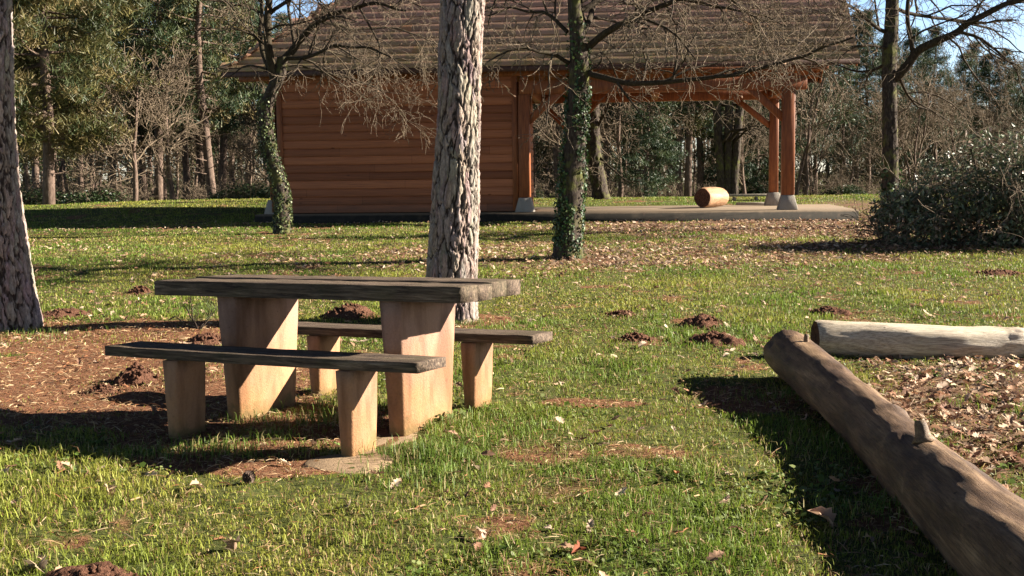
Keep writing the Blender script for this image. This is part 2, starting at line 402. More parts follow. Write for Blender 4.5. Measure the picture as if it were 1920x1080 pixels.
# ------------------------------------------------------------------ terrain
def gz0(x, y):
    """broad shape of the ground"""
    x = np.asarray(x, float); y = np.asarray(y, float)
    z = .34 * np.clip((y - 9) / 16.5, 0, 1) ** 1.1
    z = z + .28 * sstep(25, 31, y)
    z = z - .50 * sstep(31, 50, y) - .15 * sstep(50, 70, y)
    z = z + .10 * np.exp(-((x + 7.5) / 4) ** 2 - ((y - 31) / 3.5) ** 2)
    z = z - .06 * sstep(24, 26, y) * sstep(31, 28, y) * 0
    return z
def gz(x, y):
    f = 1 - sstep(20, 40, y)
    return gz0(x, y) + (fbm(np.asarray(x) * .9, np.asarray(y) * .9, 0, 3, 3) - .5) * .05 * f + (fbm(np.asarray(x) * 7, np.asarray(y) * 7, 0, 5, 3) - .5) * .028 * f
def blob(x, y, cx, cy, rx, ry, rot=0.0, n=.35, sd=11):
    c, s = math.cos(rot), math.sin(rot); dx, dy = x - cx, y - cy
    u, v = (dx * c + dy * s) / rx, (-dx * s + dy * c) / ry
    d = np.sqrt(u * u + v * v) + (fbm(x * 2.2, y * 2.2, 0, sd, 4) - .5) * 2 * n
    return 1 - sstep(.75, 1.15, d)
def bare(x, y):
    b = .9 * blob(x, y, -2.9, 7.3, 1.9, 1.6)
    b = np.maximum(b, .8 * blob(x, y, -2.9, 9.3, 1.5, 1.1, 0, .4, 12))
    b = np.maximum(b, .95 * blob(x, y, -1.35, 6.0, 1.1, .65, -.4))
    b = np.maximum(b, .9 * blob(x, y, -1.3, 5.15, .55, .16, -.2))
    b = np.maximum(b, .5 * blob(x, y, .15, 5.3, .25, .25)); b = np.maximum(b, .4 * blob(x, y, .25, 4.7, .3, .2))
    b = np.maximum(b, .7 * blob(x, y, .45, 6.55, .35, .14)); b = np.maximum(b, .7 * blob(x, y, 1.35, 6.6, .35, .5))
    b = np.maximum(b, .6 * sstep(.60, .72, fbm(x * 1.9, y * 1.9, 0, 33, 4)))
    for cx, cy in ((-.43, 10.25), (-4.2, 10.1), (.9, 16.0)): b = np.maximum(b, .8 * blob(x, y, cx, cy, .62, .5, 0, .4, 19))
    return np.clip(b, 0, 1)
def litter(x, y):
    l = blob(x, y, 3.4, 5.9, 1.75, 2.2, .1, .25, 14)
    l = np.maximum(l, 1.0 * blob(x, y, 6.0, 21.8, 5.2, 2.6, -.1, .3, 15))
    l = np.maximum(l, .55 * blob(x, y, 1.6, 16.6, 4.6, 2.2, .0, .5, 16))
    l = np.maximum(l, .9 * blob(x, y, 6.9, 17.6, 4.0, 1.0, .0, .4, 17))
    l = np.maximum(l, .8 * blob(x, y, 8.2, 26.0, 2.5, 3.0))
    return np.clip(l, 0, 1)
def ground():
    ys = [1.0]
    while ys[-1] < 60: ys.append(ys[-1] + max(.035, ys[-1] * .009))
    while ys[-1] < 900: ys.append(ys[-1] * 1.15)
    ys = np.array([-60, -20, -6, -1] + ys)
    t = np.linspace(-1, 1, 361); xs = np.sign(t) * (np.abs(t) * .62 + .9 * np.abs(t) ** 6 + 14 * np.abs(t) ** 40)
    X = xs[None, :] * (np.maximum(ys, 4.0)[:, None] + 2.0); Y = np.broadcast_to(ys[:, None], X.shape)
    Z = gz(X, Y)
    V = np.stack([X, Y, Z], -1).reshape(-1, 3)
    n, m = X.shape
    i = np.arange(n - 1)[:, None] * m; j = np.arange(m - 1)[None, :]
    Q = np.stack([i + j, i + j + 1, i + m + j + 1, i + m + j], -1).reshape(-1, 4)
    x, y = V[:, 0], V[:, 1]
    me = npmesh('ground', V, [Q], smooth=True, attrs={'bare': bare(x, y), 'litter': litter(x, y)})
    tag(link('ground', me, M['ground']), 'grassy ground with bare soil patches, rising gently to a low crest', 'ground', kind='structure')
ground()

# ------------------------------------------------------------------ table frame (measured)
TC, TA = np.array([-.9302, 6.1269]), -.452
TU, TV = np.array([math.cos(TA), math.sin(TA)]), np.array([-math.sin(TA), math.cos(TA)])
def tloc(x, y):
    dx, dy = x - TC[0], y - TC[1]; return dx * TU[0] + dy * TU[1], dx * TV[0] + dy * TV[1]
PAD = [(-.1, -1.08), (.72, -1.10), (.80, -.55), (.98, -.30), (.82, .18), (.50, .20), (.38, -.25), (.05, -.45), (-.1, -.8)]
PADW = [on(a, b, .0)[:2] for a, b in ((556, 872), (585, 884), (640, 892), (690, 890), (728, 880), (742, 862), (765, 842), (806, 826), (790, 812), (735, 806), (706, 815), (704, 842), (660, 858), (600, 858))]
def inpoly(x, y, P):
    r = np.zeros(np.shape(x), bool); n = len(P)
    for i in range(n):
        x1, y1 = P[i]; x2, y2 = P[(i + 1) % n]
        c = ((y1 > y) != (y2 > y)) & (x < (x2 - x1) * (y - y1) / (y2 - y1 + 1e-12) + x1); r ^= c
    return r

# ------------------------------------------------------------------ pavilion (frame: u along the front, v away)
PA = math.radians(-6.0)
PO = at(985, 398, 24.8)[:2]
PU, PV = np.array([math.cos(PA), math.sin(PA)]), np.array([-math.sin(PA), math.cos(PA)])
SL = .505
def pavilion():
    r = empty('pavilion', (PO[0], PO[1], 0), PA)
    tag(r, 'red timber pavilion with tiled roof, boarded room and open bay', 'pavilion')
    u0, u1, D = -5.46, 5.50, 3.15
    # slab
    mb = MB(); P = [(-5.75, -.38), (6.75, -.62), (6.9, 3.9), (-5.75, 3.75)]
    V = [(a, b, .14) for a, b in P] + [(a, b, SL) for a, b in P]
    mb.add(V, [[[0, 3, 2, 1], [4, 5, 6, 7], [0, 1, 5, 4], [1, 2, 6, 5], [2, 3, 7, 6], [3, 0, 4, 7]]])
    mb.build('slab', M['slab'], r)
    # log siding: a half round profile per board
    H, z0, z1 = .172, SL + .02, 3.40
    def wall(pa, pb, name):
        pa, pb = np.array(pa, float), np.array(pb, float); d = pb - pa; L = np.linalg.norm(d); d /= L; nrm = np.array([d[1], -d[0]])
        prof = []; z = z0
        while z < z1 - .01:
            for q in (0.0, .06, .2, .4, .6, .8, .94): prof.append((z + q * H, .010 + .026 * math.sqrt(max(0, 1 - (2 * q - .8) ** 2 / 1.45))))
            prof.append((z + H * .985, .0)); z += H
        n = 40; V = []; Q = []
        for i in range(n + 1):
            for (zz, off) in prof: p = pa + d * (L * i / n) + nrm * (off + .003 * math.sin(i * 1.7 + zz * 9)); V.append((p[0], p[1], zz))
        m = len(prof)
        for i in range(n):
            for j in range(m - 1): Q.append((i * m + j, (i + 1) * m + j, (i + 1) * m + j + 1, i * m + j + 1))
        b = MB(); b.add(V, [Q])
        return b.build(name, M['siding'], r, True)
    for a, b in (((u0 + .16, 0), (-.16, 0)), ((-.12, .02), (-.12, D)), ((-.16, D), (u0 + .16, D)), ((u0 + .1, D), (u0 + .1, .0))): wall(a, b, 'board_wall')
    for u in (u0 + .05, u0 + .21, -.195):
        mb = MB(); mb.box((u, -.047, (z0 + z1) / 2), (.12, .03, z1 - z0 - .04), bev=.004); mb.build('corner_board', M['beam'], r)
    # dark recess under the wall
    # posts + footings
    def post(u, v, w=.235, foot=True, ztop=2.95):
        zb = SL + .30
        b = MB(); b.box((u, v, (zb + ztop) / 2), (w, w, ztop - zb), bev=.012)
        o = b.build('post', M['beam'], r)
        if foot:
            f = MB(); f.box((u, v, SL + .153), (.40, .40, .30), taper=(.62, .62), bev=.012); f.build('footing', M['foot'], r)
        return o
    post(0, -.02); post(5.42, -.02, .25); post(5.50, D, .2); post(.78, D, .17); post(u0, .15, .16)
    # wall plates, tie beams
    def beam(p, q, h, wd, name='beam', mat='beam'):
        p, q = np.array(p, float), np.array(q, float); d = q - p; L = np.linalg.norm(d)
        b = MB(); b.box((0, 0, 0), (L, wd, h), bev=min(.01, h * .2)); V = np.concatenate(b.V) @ basis(d).T + (p + q) / 2
        b.V = [V]; return b.build(name, M[mat], r)
    beam((-.1, -.02, 3.09), (5.78, -.02, 3.09), .28, .2)
    beam((-.1, D, 3.09), (5.78, D, 3.09), .28, .2)
    for u in (0.05, 5.46, 2.75): beam((u, .09, 3.098), (u, D - .11, 3.098), .26, .16, 'tie_beam')
    # braces
    beam((.08, -.02, 2.38), (.72, -.02, 2.99), .15, .12, 'brace'); beam((5.34, -.02, 2.36), (4.66, -.02, 2.99), .15, .12, 'brace')
    beam((5.42, D, 2.34), (4.60, D, 2.99), .13, .1, 'brace'); beam((.72, D, 2.34), (.2, D, 2.9), .13, .1, 'brace'); beam((.84, D, 2.34), (1.45, D, 2.99), .13, .1, 'brace')
    beam((.05, .12, 2.4), (.05, .8, 2.99), .12, .1, 'brace'); beam((5.44, .12, 2.4), (5.44, .8, 2.99), .12, .1, 'brace')
    # roof: steep, gable on the right, hip on the left
    SLP = math.radians(40); ez = 3.50; ev0, ev1 = -.42, D + 1.2; el, er = -6.34, 6.76
    mid = (ev0 + ev1) / 2; rise = (mid - ev0) * math.tan(SLP); hipu = (mid - ev0) * 1.0
    beam((-6.1, -.02, 3.40), (6.2, -.02, 3.40), .13, .18, 'upper_plate'); beam((-6.1, D, 3.40), (6.2, D, 3.40), .13, .18, 'upper_plate')
    # short studs between the plates and rafters
    for k in range(13):
        u = .35 + k * .50
        if u < 6.2:
            b = MB(); b.box((u, -.02, 3.283), (.07, .10, .105)); b.build('stud', M['beam'], r)
    up = np.array([0, math.cos(SLP), math.sin(SLP)]); nrm = np.array([0, -math.sin(SLP), math.cos(SLP)])
    for side in (0, 1):
        for k in range(26):
            u = -5.9 + k * .5
            lim = 1.0
            if u - el < hipu: lim = max(.1, (u - el) / hipu)
            a = np.array([u, ev0 + .1, ez - .06]); e = a + up * ((mid - ev0 - .12) / math.cos(SLP)) * lim
            if side: a[1] = ev1 - .1; e[1] = ev1 - (e[1] - ev0)
            if lim > .15: beam(a, e, .12, .07, 'rafter')
    rng = random.Random(4)
    tiles = MB(); moss = []
    th, tw, ex, lift = .016, .24, .275, .019
    Ls = (mid - ev0) / math.cos(SLP); rows = int(Ls / ex)
    def tile(c, ru, rup, rn, wu, lu, m):
        # one tile of a course: top, butt end and underside; neighbours meet without a gap
        V = []; cut = rng.uniform(-.004, .004); tl = rng.uniform(-.0015, .0015)
        for (b, h) in ((0 + cut, lift), (0 + cut, lift + th), (lu, th * .5), (lu, 0)):
            for a in (-wu / 2, wu / 2): V.append(c + ru * a + rup * b + rn * (h + tl))
        g = rng.random(); g2 = rng.uniform(.86, 1.14)
        col = np.array((.46, .25, .18)) * g2 if g < .90 else (np.array((.37, .21, .145)) * g2 if g < .985 else np.array((.5, .24, .13)) * g2)
        tiles.add(V, [[[0, 1, 3, 2], [2, 3, 5, 4], [1, 0, 6, 7]]], col)
        moss.extend([m] * 8)
    for side in (0, 1):
        su = up.copy(); sn = nrm.copy(); v0 = ev0
        if side: su[1] *= -1; sn[1] *= -1; v0 = ev1
        for k in range(rows + 1):
            o = np.array([0, v0, ez]) + su * (k * ex)
            le = el + hipu * (k * ex / Ls)
            u = er - tw / 2 - (tw / 2 if k % 2 else 0) - .0
            if k % 2: tile(o + np.array([er - tw / 4, 0, 0]), np.array([1., 0, 0]), su, sn, tw / 2 - .006, ex * 1.35, max(0, 1 - k / 7))
            while u > le - .05:
                mo = max(0, 1 - k / 7) + rng.uniform(-.15, .2)
                tile(o + np.array([u, 0, 0]), np.array([1., 0, 0]), su, sn, tw, ex * 1.35, max(0, mo)); u -= tw
    # hip face on the left
    hup = np.array([math.cos(SLP), 0, math.sin(SLP)]); hn = np.array([-math.sin(SLP), 0, math.cos(SLP)])
    for k in range(rows + 1):
        o = np.array([el, 0, ez]) + hup * (k * ex)
        a = (mid - ev0) * (k * ex / Ls); v = ev0 + a + tw / 2
        while v < ev1 - a: tile(o + np.array([0, v, 0]), np.array([0, -1., 0]), hup, hn, tw - .005, ex * 1.35, .2); v += tw
    me = tiles.mesh('roof_tiles', attrs={'moss': moss}); roof = link('roof', me, M['tile'], r)
    # closed boarding under the tiles
    rz_ = ez + rise - .01; b = MB()
    A = [(el + .02, ev0 + .02, ez - .012), (er - .02, ev0 + .02, ez - .012), (er - .02, mid, rz_ - .012), (el + hipu, mid, rz_ - .012), (el + .02, ev1 - .02, ez - .012), (er - .02, ev1 - .02, ez - .012)]
    b.add(A, [[[0, 1, 2, 3], [5, 4, 3, 2]], [[4, 0, 3]]]); b.build('roof_boarding', M['beam'], r)
    b = MB(); b.tube([(el + hipu - .05, mid, rz_ + .04), (er + .03, mid, rz_ + .04)], .09, 8); b.build('ridge_cap', M['siding'], roof)
    b = MB()
    for q in (ev0 - .015, ev1 + .015): b.box(((el + er) / 2, q, ez - .045), (er - el, .025, .11), bev=.004)
    b.build('fascia_board', M['darkbeam'], r)
    # gable boards on the right
    beam((er - .05, ev0 + .02, ez - .08), (er - .05, mid - .02, rz_ - .1), .16, .03, 'bargeboard'); beam((er - .05, ev1 - .02, ez - .08), (er - .05, mid + .02, rz_ - .1), .16, .03, 'bargeboard')
    return r
pavilion()
def ploc(x, y):
    dx, dy = x - PO[0], y - PO[1]; return dx * PU[0] + dy * PU[1], dx * PV[0] + dy * PV[1]

# ------------------------------------------------------------------ picnic table and benches
def plank_mb(L, W_, T_, seed, rough=.004, bev=.006):
    """one weathered plank, long in x, with uneven worn edges"""
    nx = max(8, int(L / .03)); prof = [(-1, -1), (0, -1), (1, -1), (1, -.9), (1, 0), (1, .94), (.985, 1), (.5, 1), (0, 1), (-.5, 1), (-.985, 1), (-1, .94), (-1, 0), (-1, -.9)]
    xs = np.linspace(-L / 2, L / 2, nx); V = []
    k = len(prof)
    for i, x in enumerate(xs):
        for j, (a, b) in enumerate(prof):
            y, z = a * W_ / 2, b * T_ / 2
            V.append((x, y, z))
    V = np.array(V)
    nn = lambda sd, s: (fbm(V[:, 0] * s + seed * 7.3, V[:, 1] * 12 + seed, V[:, 2] * 12, sd, 3) - .5) * 2
    V[:, 1] += nn(1, 9) * rough * .8; V[:, 2] += nn(2, 7) * rough * (V[:, 2] > 0) * .9
    V[:, 0] += (np.abs(V[:, 0]) > L / 2 - 1e-6) * nn(3, 3) * rough
    i = np.arange(nx - 1)[:, None] * k; j = np.arange(k)[None, :]; j2 = (j + 1) % k
    Q = np.stack([i + j, i + k + j, i + k + j2, i + j2], -1).reshape(-1, 4)
    caps = []
    for base, flip in ((0, 0), ((nx - 1) * k, 1)):
        c = list(range(base, base + k)); caps.append(c if not flip else c[::-1])
    return V, [Q[:, ::-1] if 0 else Q, np.array(caps)]
def leg_mb(wt, wb, dt, db, z0, z1, seed, sh=0.0):
    """trapezoid concrete leg, x = thin, y = wide; slightly chamfered and pitted"""
    n = 10; V = []; prof = [(-1, -1), (1, -1), (1, 1), (-1, 1)]; c = .012; ring = []
    for a, b in prof: ring += [(a, b, 0), (a, b, 1)]
    for i in range(n + 1):
        t = i / n; z = z0 + (z1 - z0) * t; W_, D_ = wb + (wt - wb) * t, db + (dt - db) * t
        R = [(-D_ / 2 + c, -W_ / 2), (D_ / 2 - c, -W_ / 2), (D_ / 2, -W_ / 2 + c), (D_ / 2, W_ / 2 - c), (D_ / 2 - c, W_ / 2), (-D_ / 2 + c, W_ / 2), (-D_ / 2, W_ / 2 - c), (-D_ / 2, -W_ / 2 + c)]
        V += [(x, y, z) for x, y in R]
    V = np.array(V); V[:, :2] += ((np.stack([fbm(V[:, 0] * 9, V[:, 1] * 9, V[:, 2] * 9, seed, 3), fbm(V[:, 0] * 9, V[:, 1] * 9, V[:, 2] * 9, seed + 5, 3)], -1)) - .5) * .006
    k = 8; i = np.arange(n)[:, None] * k; j = np.arange(k)[None, :]; j2 = (j + 1) % k
    Q = np.stack([i + j, i + j2, i + k + j2, i + k + j], -1).reshape(-1, 4)
    return V, [Q, np.array([list(range(k))[::-1], list(range(n * k, n * k + k))])]
def furniture():
    tilt = Matrix(((1, 0, 0, 0), (0, 1, 0, 0), (.012, -.03, 1, 0), (0, 0, 0, 1)))
    # table
    t = empty('picnic_table', (TC[0], TC[1], 0), TA)
    tag(t, 'picnic table with dark weathered plank top on two concrete legs', 'picnic table')
    L, W_, T_ = 1.848, .657, .077
    for i in range(4):
        pw = W_ / 4 - .0015; V, F = plank_mb(L + (.012, -.006, .004, -.004)[i], pw, T_, 10 + i, .0045)
        V = V + np.array([(0, .004, -.004, 0)[i], -W_ / 2 + (i + .5) * W_ / 4, .75 - T_ / 2 + (0, -.004, .003, 0)[i]])
        V[:, 2] += V[:, 0] * .012 - V[:, 1] * .03
        b = MB(); b.add(V, F); b.build('top_plank', M['plank'], t)
    for i, s in enumerate((-1, 1)):
        V, F = leg_mb(.565, .468, .128, .085, -.15, .673, 40 + i); V = V + np.array([s * .502 + .008, 0, 0]); V[:, 2] += (V[:, 0] * .012 - V[:, 1] * .03) * (V[:, 2] > .3) - .001
        b = MB(); b.add(V, F); b.build('leg', M['legconc'], t)
    # benches
    for j, (v, lab) in enumerate(((-.60, 'concrete legged bench with dark plank seat, nearest the camera in front of the table'), (.60, 'concrete legged bench with dark plank seat, behind the table'))):
        c = TC + TU * .012 + TV * v
        t = empty('bench', (c[0], c[1], 0), TA); tag(t, lab, 'bench', 'benches beside the picnic table')
        V, F = plank_mb(1.824, .256, .047, 20 + j, .004); V = V + np.array([0, 0, .441 - .0235]); V[:, 2] += V[:, 0] * .012 - V[:, 1] * .03 - (v * .03)
        # slight sag
        V[:, 2] -= .004 * (1 - (V[:, 0] / .91) ** 2) * (1 if j == 0 else .3)
        b = MB(); b.add(V, F); b.build('seat', M['plank'], t)
        for i, s in enumerate((-1, 1)):
            V, F = leg_mb(.225, .205, .098, .06, -.15, .388, 50 + i + j * 3); V = V + np.array([s * .512, 0, 0]); V[:, 2] += (V[:, 0] * .012 - v * .03 - (.004 if j == 0 else 0)) * (V[:, 2] > .2)
            b = MB(); b.add(V, F); b.build('leg', M['legconc'], t)
    # concrete pad
    P = np.array(PADW); c = P.mean(0); mb = MB()
    n = len(P); sub = []
    for i in range(n):
        for q in np.linspace(0, 1, 5)[:-1]: sub.append(P[i] * (1 - q) + P[(i + 1) % n] * q)
    sub = np.array(sub); sub = (sub + np.roll(sub, 1, 0) + np.roll(sub, -1, 0) + np.roll(sub, 2, 0) + np.roll(sub, -2, 0)) / 5
    rings = []
    for s_, z in ((1.03, -.05), (1.0, .004), (.95, .012), (.6, .014), (.3, .014)):
        q = c + (sub - c) * s_; rings.append(np.concatenate([q, (z + (fbm(q[:, 0] * 8, q[:, 1] * 8, 0, 9, 3)[:, None] - .5) * .012 * (z > 0))], 1))
    V = np.concatenate(rings + [np.array([[c[0], c[1], .014]])]); k = len(sub); Q = []; T = []
    for a in range(4):
        for i in range(k): Q.append((a * k + i, a * k + (i + 1) % k, (a + 1) * k + (i + 1) % k, (a + 1) * k + i))
    for i in range(k): T.append((4 * k + i, 4 * k + (i + 1) % k, 5 * k))
    mb.add(V, [Q, T]); o = mb.build('paving_slab', M['pad'], None, True)
    tag(o, 'worn sandy concrete pad under the nearest bench leg', 'paving slab')
furniture()

# ------------------------------------------------------------------ trunks with modelled bark
def trunk_mesh(P, R, sides=96, step=.03, seed=0, amp=.02, flare=0.0, lobes=5):
    P = np.asarray(P, float); R = np.asarray(R, float)
    s = np.concatenate([[0], np.cumsum(np.linalg.norm(np.diff(P, axis=0), axis=1))])
    q = np.concatenate([np.arange(0, min(4.2, s[-1]), step), np.arange(4.2, s[-1], .12) if s[-1] > 4.3 else [], [s[-1]]]); n = len(q)
    # smooth interpolation
    def sm(y):
        return sum(np.interp(np.clip(q + o_, 0, s[-1]), s, y) for o_ in (-.24, -.16, -.08, 0, .08, .16, .24)) / 7
    C = np.stack([sm(P[:, i]) for i in range(3)], 1); r = sm(R)
    th = np.arange(sides) * 2 * np.pi / sides
    X = np.cos(th)[None, :] + 0 * q[:, None]; Y = np.sin(th)[None, :] + 0 * q[:, None]; Zq = q[:, None] + 0 * X
    cr = (r[:, None]); dx = X * cr; dy = Y * cr
    wob = fbm(dx * 14 + seed, dy * 14, Zq * 5, seed, 4) - .5; wob2 = fbm(dx * 14 + 31, dy * 14, Zq * 5 + 9, seed + 1, 4) - .5
    def cells(sc_, zs, w_):
        a, b, c = dx * sc_ + wob * w_, dy * sc_ + wob2 * w_, Zq * zs + wob * w_ * .8
        ia, ib, ic = np.floor(a), np.floor(b), np.floor(c); f1 = np.full(a.shape, 9.0); f2 = f1.copy(); cid = np.zeros(a.shape)
        for ox in (-1, 0, 1):
            for oy in (-1, 0, 1):
                for oz in (-1, 0, 1):
                    u, v, w3 = ia + ox, ib + oy, ic + oz
                    d = (u + _h(u, v, w3, seed + 41) - a) ** 2 + (v + _h(u, v, w3, seed + 42) - b) ** 2 + (w3 + _h(u, v, w3, seed + 43) - c) ** 2
                    n1 = d < f1; f2 = np.where(n1, f1, np.minimum(f2, d)); cid = np.where(n1, _h(u, v, w3, seed + 44), cid); f1 = np.where(n1, d, f1)
        return np.sqrt(f2) - np.sqrt(f1), cid
    fine = fbm(dx * 60, dy * 60, Zq * 30, seed + 9, 3)
    if amp > .016:
        e1, c1 = cells(13, 2.9, 1.5); e2, c2 = cells(34, 9.5, 1.6)
        rid = sstep(.02, .20, e1) * (.55 + .25 * c1) + .20 * sstep(.0, .22, e2) * (.4 + .6 * c2)
    else:
        ra = 1 - np.clip(1 - np.abs(fbm(dx * 22 + wob * 3, dy * 22 + wob2 * 3, Zq * 3, seed + 3, 3) * 2 - 1) * 4.2, 0, 1); rid = ra
    fl = flare * np.exp(-q / .22)[:, None] * (1 + .45 * np.cos(th * lobes + seed)[None, :])
    low = (fbm(X * 1.3 + seed, Y * 1.3, Zq * .9, seed + 20, 2) - .5) * .22
    rr = cr * (1 + low) + amp * (rid - .5) * 1.3 + (fine - .5) * amp * .7 + fl * cr
    V = np.stack([C[:, 0:1] + X * rr, C[:, 1:2] + Y * rr, C[:, 2:3] + 0 * X], -1).reshape(-1, 3)
    i = np.arange(n - 1)[:, None] * sides; j = np.arange(sides)[None, :]; j2 = (j + 1) % sides
    Q = np.stack([i + j, i + j2, i + sides + j2, i + sides + j], -1).reshape(-1, 4)
    ridge = np.clip(rid * .8 + (fine - .5) * .5 + .1, 0, 1).reshape(-1)
    return V, Q, ridge, C, r
def needle_clumps(mb, centres, rng, n=16, ln=.22, wd=.035, cols=None, spread=.18, up=.35):
    C = np.asarray(centres, float); N = len(C) * n
    c = np.repeat(C, n, 0) + rng.normal(0, spread, (N, 3)) * np.array([1, 1, .55])
    d = rng.normal(0, 1, (N, 3)); d[:, 2] = np.abs(d[:, 2]) * .8 + up; d /= np.linalg.norm(d, axis=1)[:, None]
    s = np.cross(d, rng.normal(0, 1, (N, 3))); s /= np.linalg.norm(s, axis=1)[:, None]
    L = ln * rng.uniform(.6, 1.3, (N, 1))
    V = np.stack([c - s * wd, c + s * wd, c + d * L], 1).reshape(-1, 3)
    col = np.repeat(cols, n, 0) * rng.uniform(.75, 1.3, (N, 1)); col = np.repeat(col, 3, 0)
    mb.add(V, [np.arange(N * 3).reshape(-1, 3)], col)

def pine_near(name, base, P, R, label, seed, lean_top):
    r = empty(name, (base[0], base[1], base[2])); tag(r, label, 'pine tree')
    P = np.asarray(P, float) - np.array(base)[None]
    V, Q, ridge, C, rad = trunk_mesh(P, R, 280, .011, seed, .022, .35)
    me = npmesh('trunk', V, [Q], smooth=True, attrs={'ridge': ridge}); link('trunk', me, M['pinebark'], r)
    rng = np.random.default_rng(seed); mb = MB(); top = P[-1]
    nb = MB(); cs = []
    for k in range(26):
        z = rng.uniform(-3.5, .6); a = rng.uniform(0, 6.28); L = rng.uniform(1.2, 2.6)
        s0 = top + np.array([0, 0, min(z, 0)]); e = s0 + np.array([math.cos(a) * L, math.sin(a) * L, .5 + .2 * L])
        nb.tube([s0, (s0 + e) / 2 + np.array([0, 0, .1]), e], [.05, .035, .012], 5)
        for t_ in np.linspace(.4, 1, 7): cs.append(s0 + (e - s0) * t_ + rng.normal(0, .2, 3))
    cols = np.array((.045, .07, .022)) * rng.uniform(.7, 1.5, (len(cs), 1))
    needle_clumps(mb, cs, rng, 22, .25, .02, cols); nb.build('limb', M['fartrunk'], r, True); mb.build('crown', M['needle'], r)
    return r
# middle pine, just behind the table
def pxpath(pts, Y0, dy=0.0):
    """pts: (px_left, px_right, py); returns centres and radii at distance Y0 (+ dy per metre of height)"""
    P, R = [], []
    for a, b, y in pts:
        Y = Y0
        for _ in range(3): p = at((a + b) / 2, y, Y); Y = Y0 + dy * p[2]
        P.append(p); R.append((b - a) / 2 / F_PX * Y)
    return P, R
P, R = pxpath([(792, 900, 612), (797, 893, 560), (800, 895, 520), (808, 899, 400), (812, 902, 300), (817, 904, 200), (819, 905, 100), (824, 909, 40), (826, 910, 0)], 10.35, .02)
P = [P[0] + np.array([0, 0, -.25])] + P; R = [R[0]] + R
R = [q * .93 for q in R]
for k, z in enumerate((3.6, 5, 7, 9, 11.5)): P.append(P[-1] + np.array([.04, .03, z - P[-1][2]])); R.append(.19 - k * .025)
pine_near('pine_tree', (P[0][0], P[0][1], 0), P, R, 'large pine with deeply fissured grey bark standing right behind the picnic table', 3, None)
P, R = pxpath([(-58, 80, 622), (-60, 66, 560), (-62, 54, 480), (-66, 38, 380), (-70, 31, 280), (-72, 25, 180), (-74, 22, 80), (-74, 20, 0)], 10.14, .0)
P = [P[0] + np.array([0, 0, -.3])] + P; R = [R[0]] + R
R = [q * .93 for q in R]
for k, z in enumerate((3.6, 5, 7, 9, 11.5)): P.append(P[-1] + np.array([-.08, .03, z - P[-1][2]])); R.append(.2 - k * .025)
pine_near('pine_tree', (P[0][0], P[0][1], 0), P, R, 'leaning pine with rough dark bark, cut off by the left edge of the photo', 8, None)

# ------------------------------------------------------------------ bare broadleaf trees
def unit(v): return v / (np.linalg.norm(v) + 1e-12)
def sprout(mb, rng, p0, d0, L, r0, lvl, maxl, cfg, tips=None):
    n = 5 if lvl < maxl else 4
    P = [p0]; d = unit(np.array(d0, float)); seg = L / n
    for i in range(n):
        d = unit(d + rng.normal(0, cfg['wig'], 3) + np.array([0, 0, cfg['trop'][min(lvl, len(cfg['trop']) - 1)]])); P.append(P[-1] + d * seg)
    P = np.array(P); R = np.linspace(r0, max(r0 * .45, cfg['rmin']), n + 1)
    mb.tube(P, R, 5 if r0 > .03 else (4 if r0 > .012 else 3), col=((.34,) * 3 if r0 > .016 else ((.62,) * 3 if r0 > .009 else (1.0,) * 3)), cap=False)
    if lvl >= maxl:
        if tips is not None: tips.append(P[-1])
        return
    m = cfg['kids'][min(lvl, len(cfg['kids']) - 1)]
    for k in range(m):
        t = (k + rng.uniform(.2, .9)) / m * .85 + .15; f = t * n; i = min(n - 1, int(f)); q = P[i] + (P[i + 1] - P[i]) * (f - i)
        dd = unit(P[i + 1] - P[i]); side = unit(np.cross(dd, rng.normal(0, 1, 3))); ang = rng.uniform(*cfg['ang'])
        nd = dd * math.cos(ang) + side * math.sin(ang)
        sprout(mb, rng, q, nd, L * rng.uniform(*cfg['len']) * (1.1 - .35 * t), max(cfg['rmin'], np.interp(f, range(n + 1), R) * rng.uniform(.45, .7)), lvl + 1, maxl, cfg, tips)
CFG = dict(wig=.22, trop=[.04, .0, -.04, -.05], rmin=.0036, kids=[6, 6, 5, 3], ang=(.5, 1.1), len=(.42, .68))

def limb_from(mb, rng, pts, r0, r1, cfg, kid_every=.35, kidlen=1.2, maxl=3, tips=None, dens=1.0):
    P = np.array(pts, float); s = np.concatenate([[0], np.cumsum(np.linalg.norm(np.diff(P, axis=0), axis=1))])
    n = max(4, int(s[-1] / .12)); q = np.linspace(0, s[-1], n); C = np.stack([np.interp(q, s, P[:, i]) for i in range(3)], 1)
    C[1:-1] += rng.normal(0, .02, (n - 2, 3)); C[1:-1] = (C[:-2] + C[1:-1] * 2 + C[2:]) / 4
    R = np.interp(q, [0, s[-1]], [r0, r1]); mb.tube(C, R, 8, col=(.3, .3, .28), cap=False)
    m = int(s[-1] / kid_every * dens)
    for k in range(m):
        f = rng.uniform(.12, 1) * (n - 1); i = min(n - 2, int(f)); p = C[i] + (C[i + 1] - C[i]) * (f - i)
        dd = unit(C[i + 1] - C[i]); side = unit(np.cross(dd, rng.normal(0, 1, 3))); a = rng.uniform(.5, 1.2)
        sprout(mb, rng, p, dd * math.cos(a) + side * math.sin(a), kidlen * rng.uniform(.6, 1.2), min(R[i] * .6, .022), 1, maxl, cfg, tips)
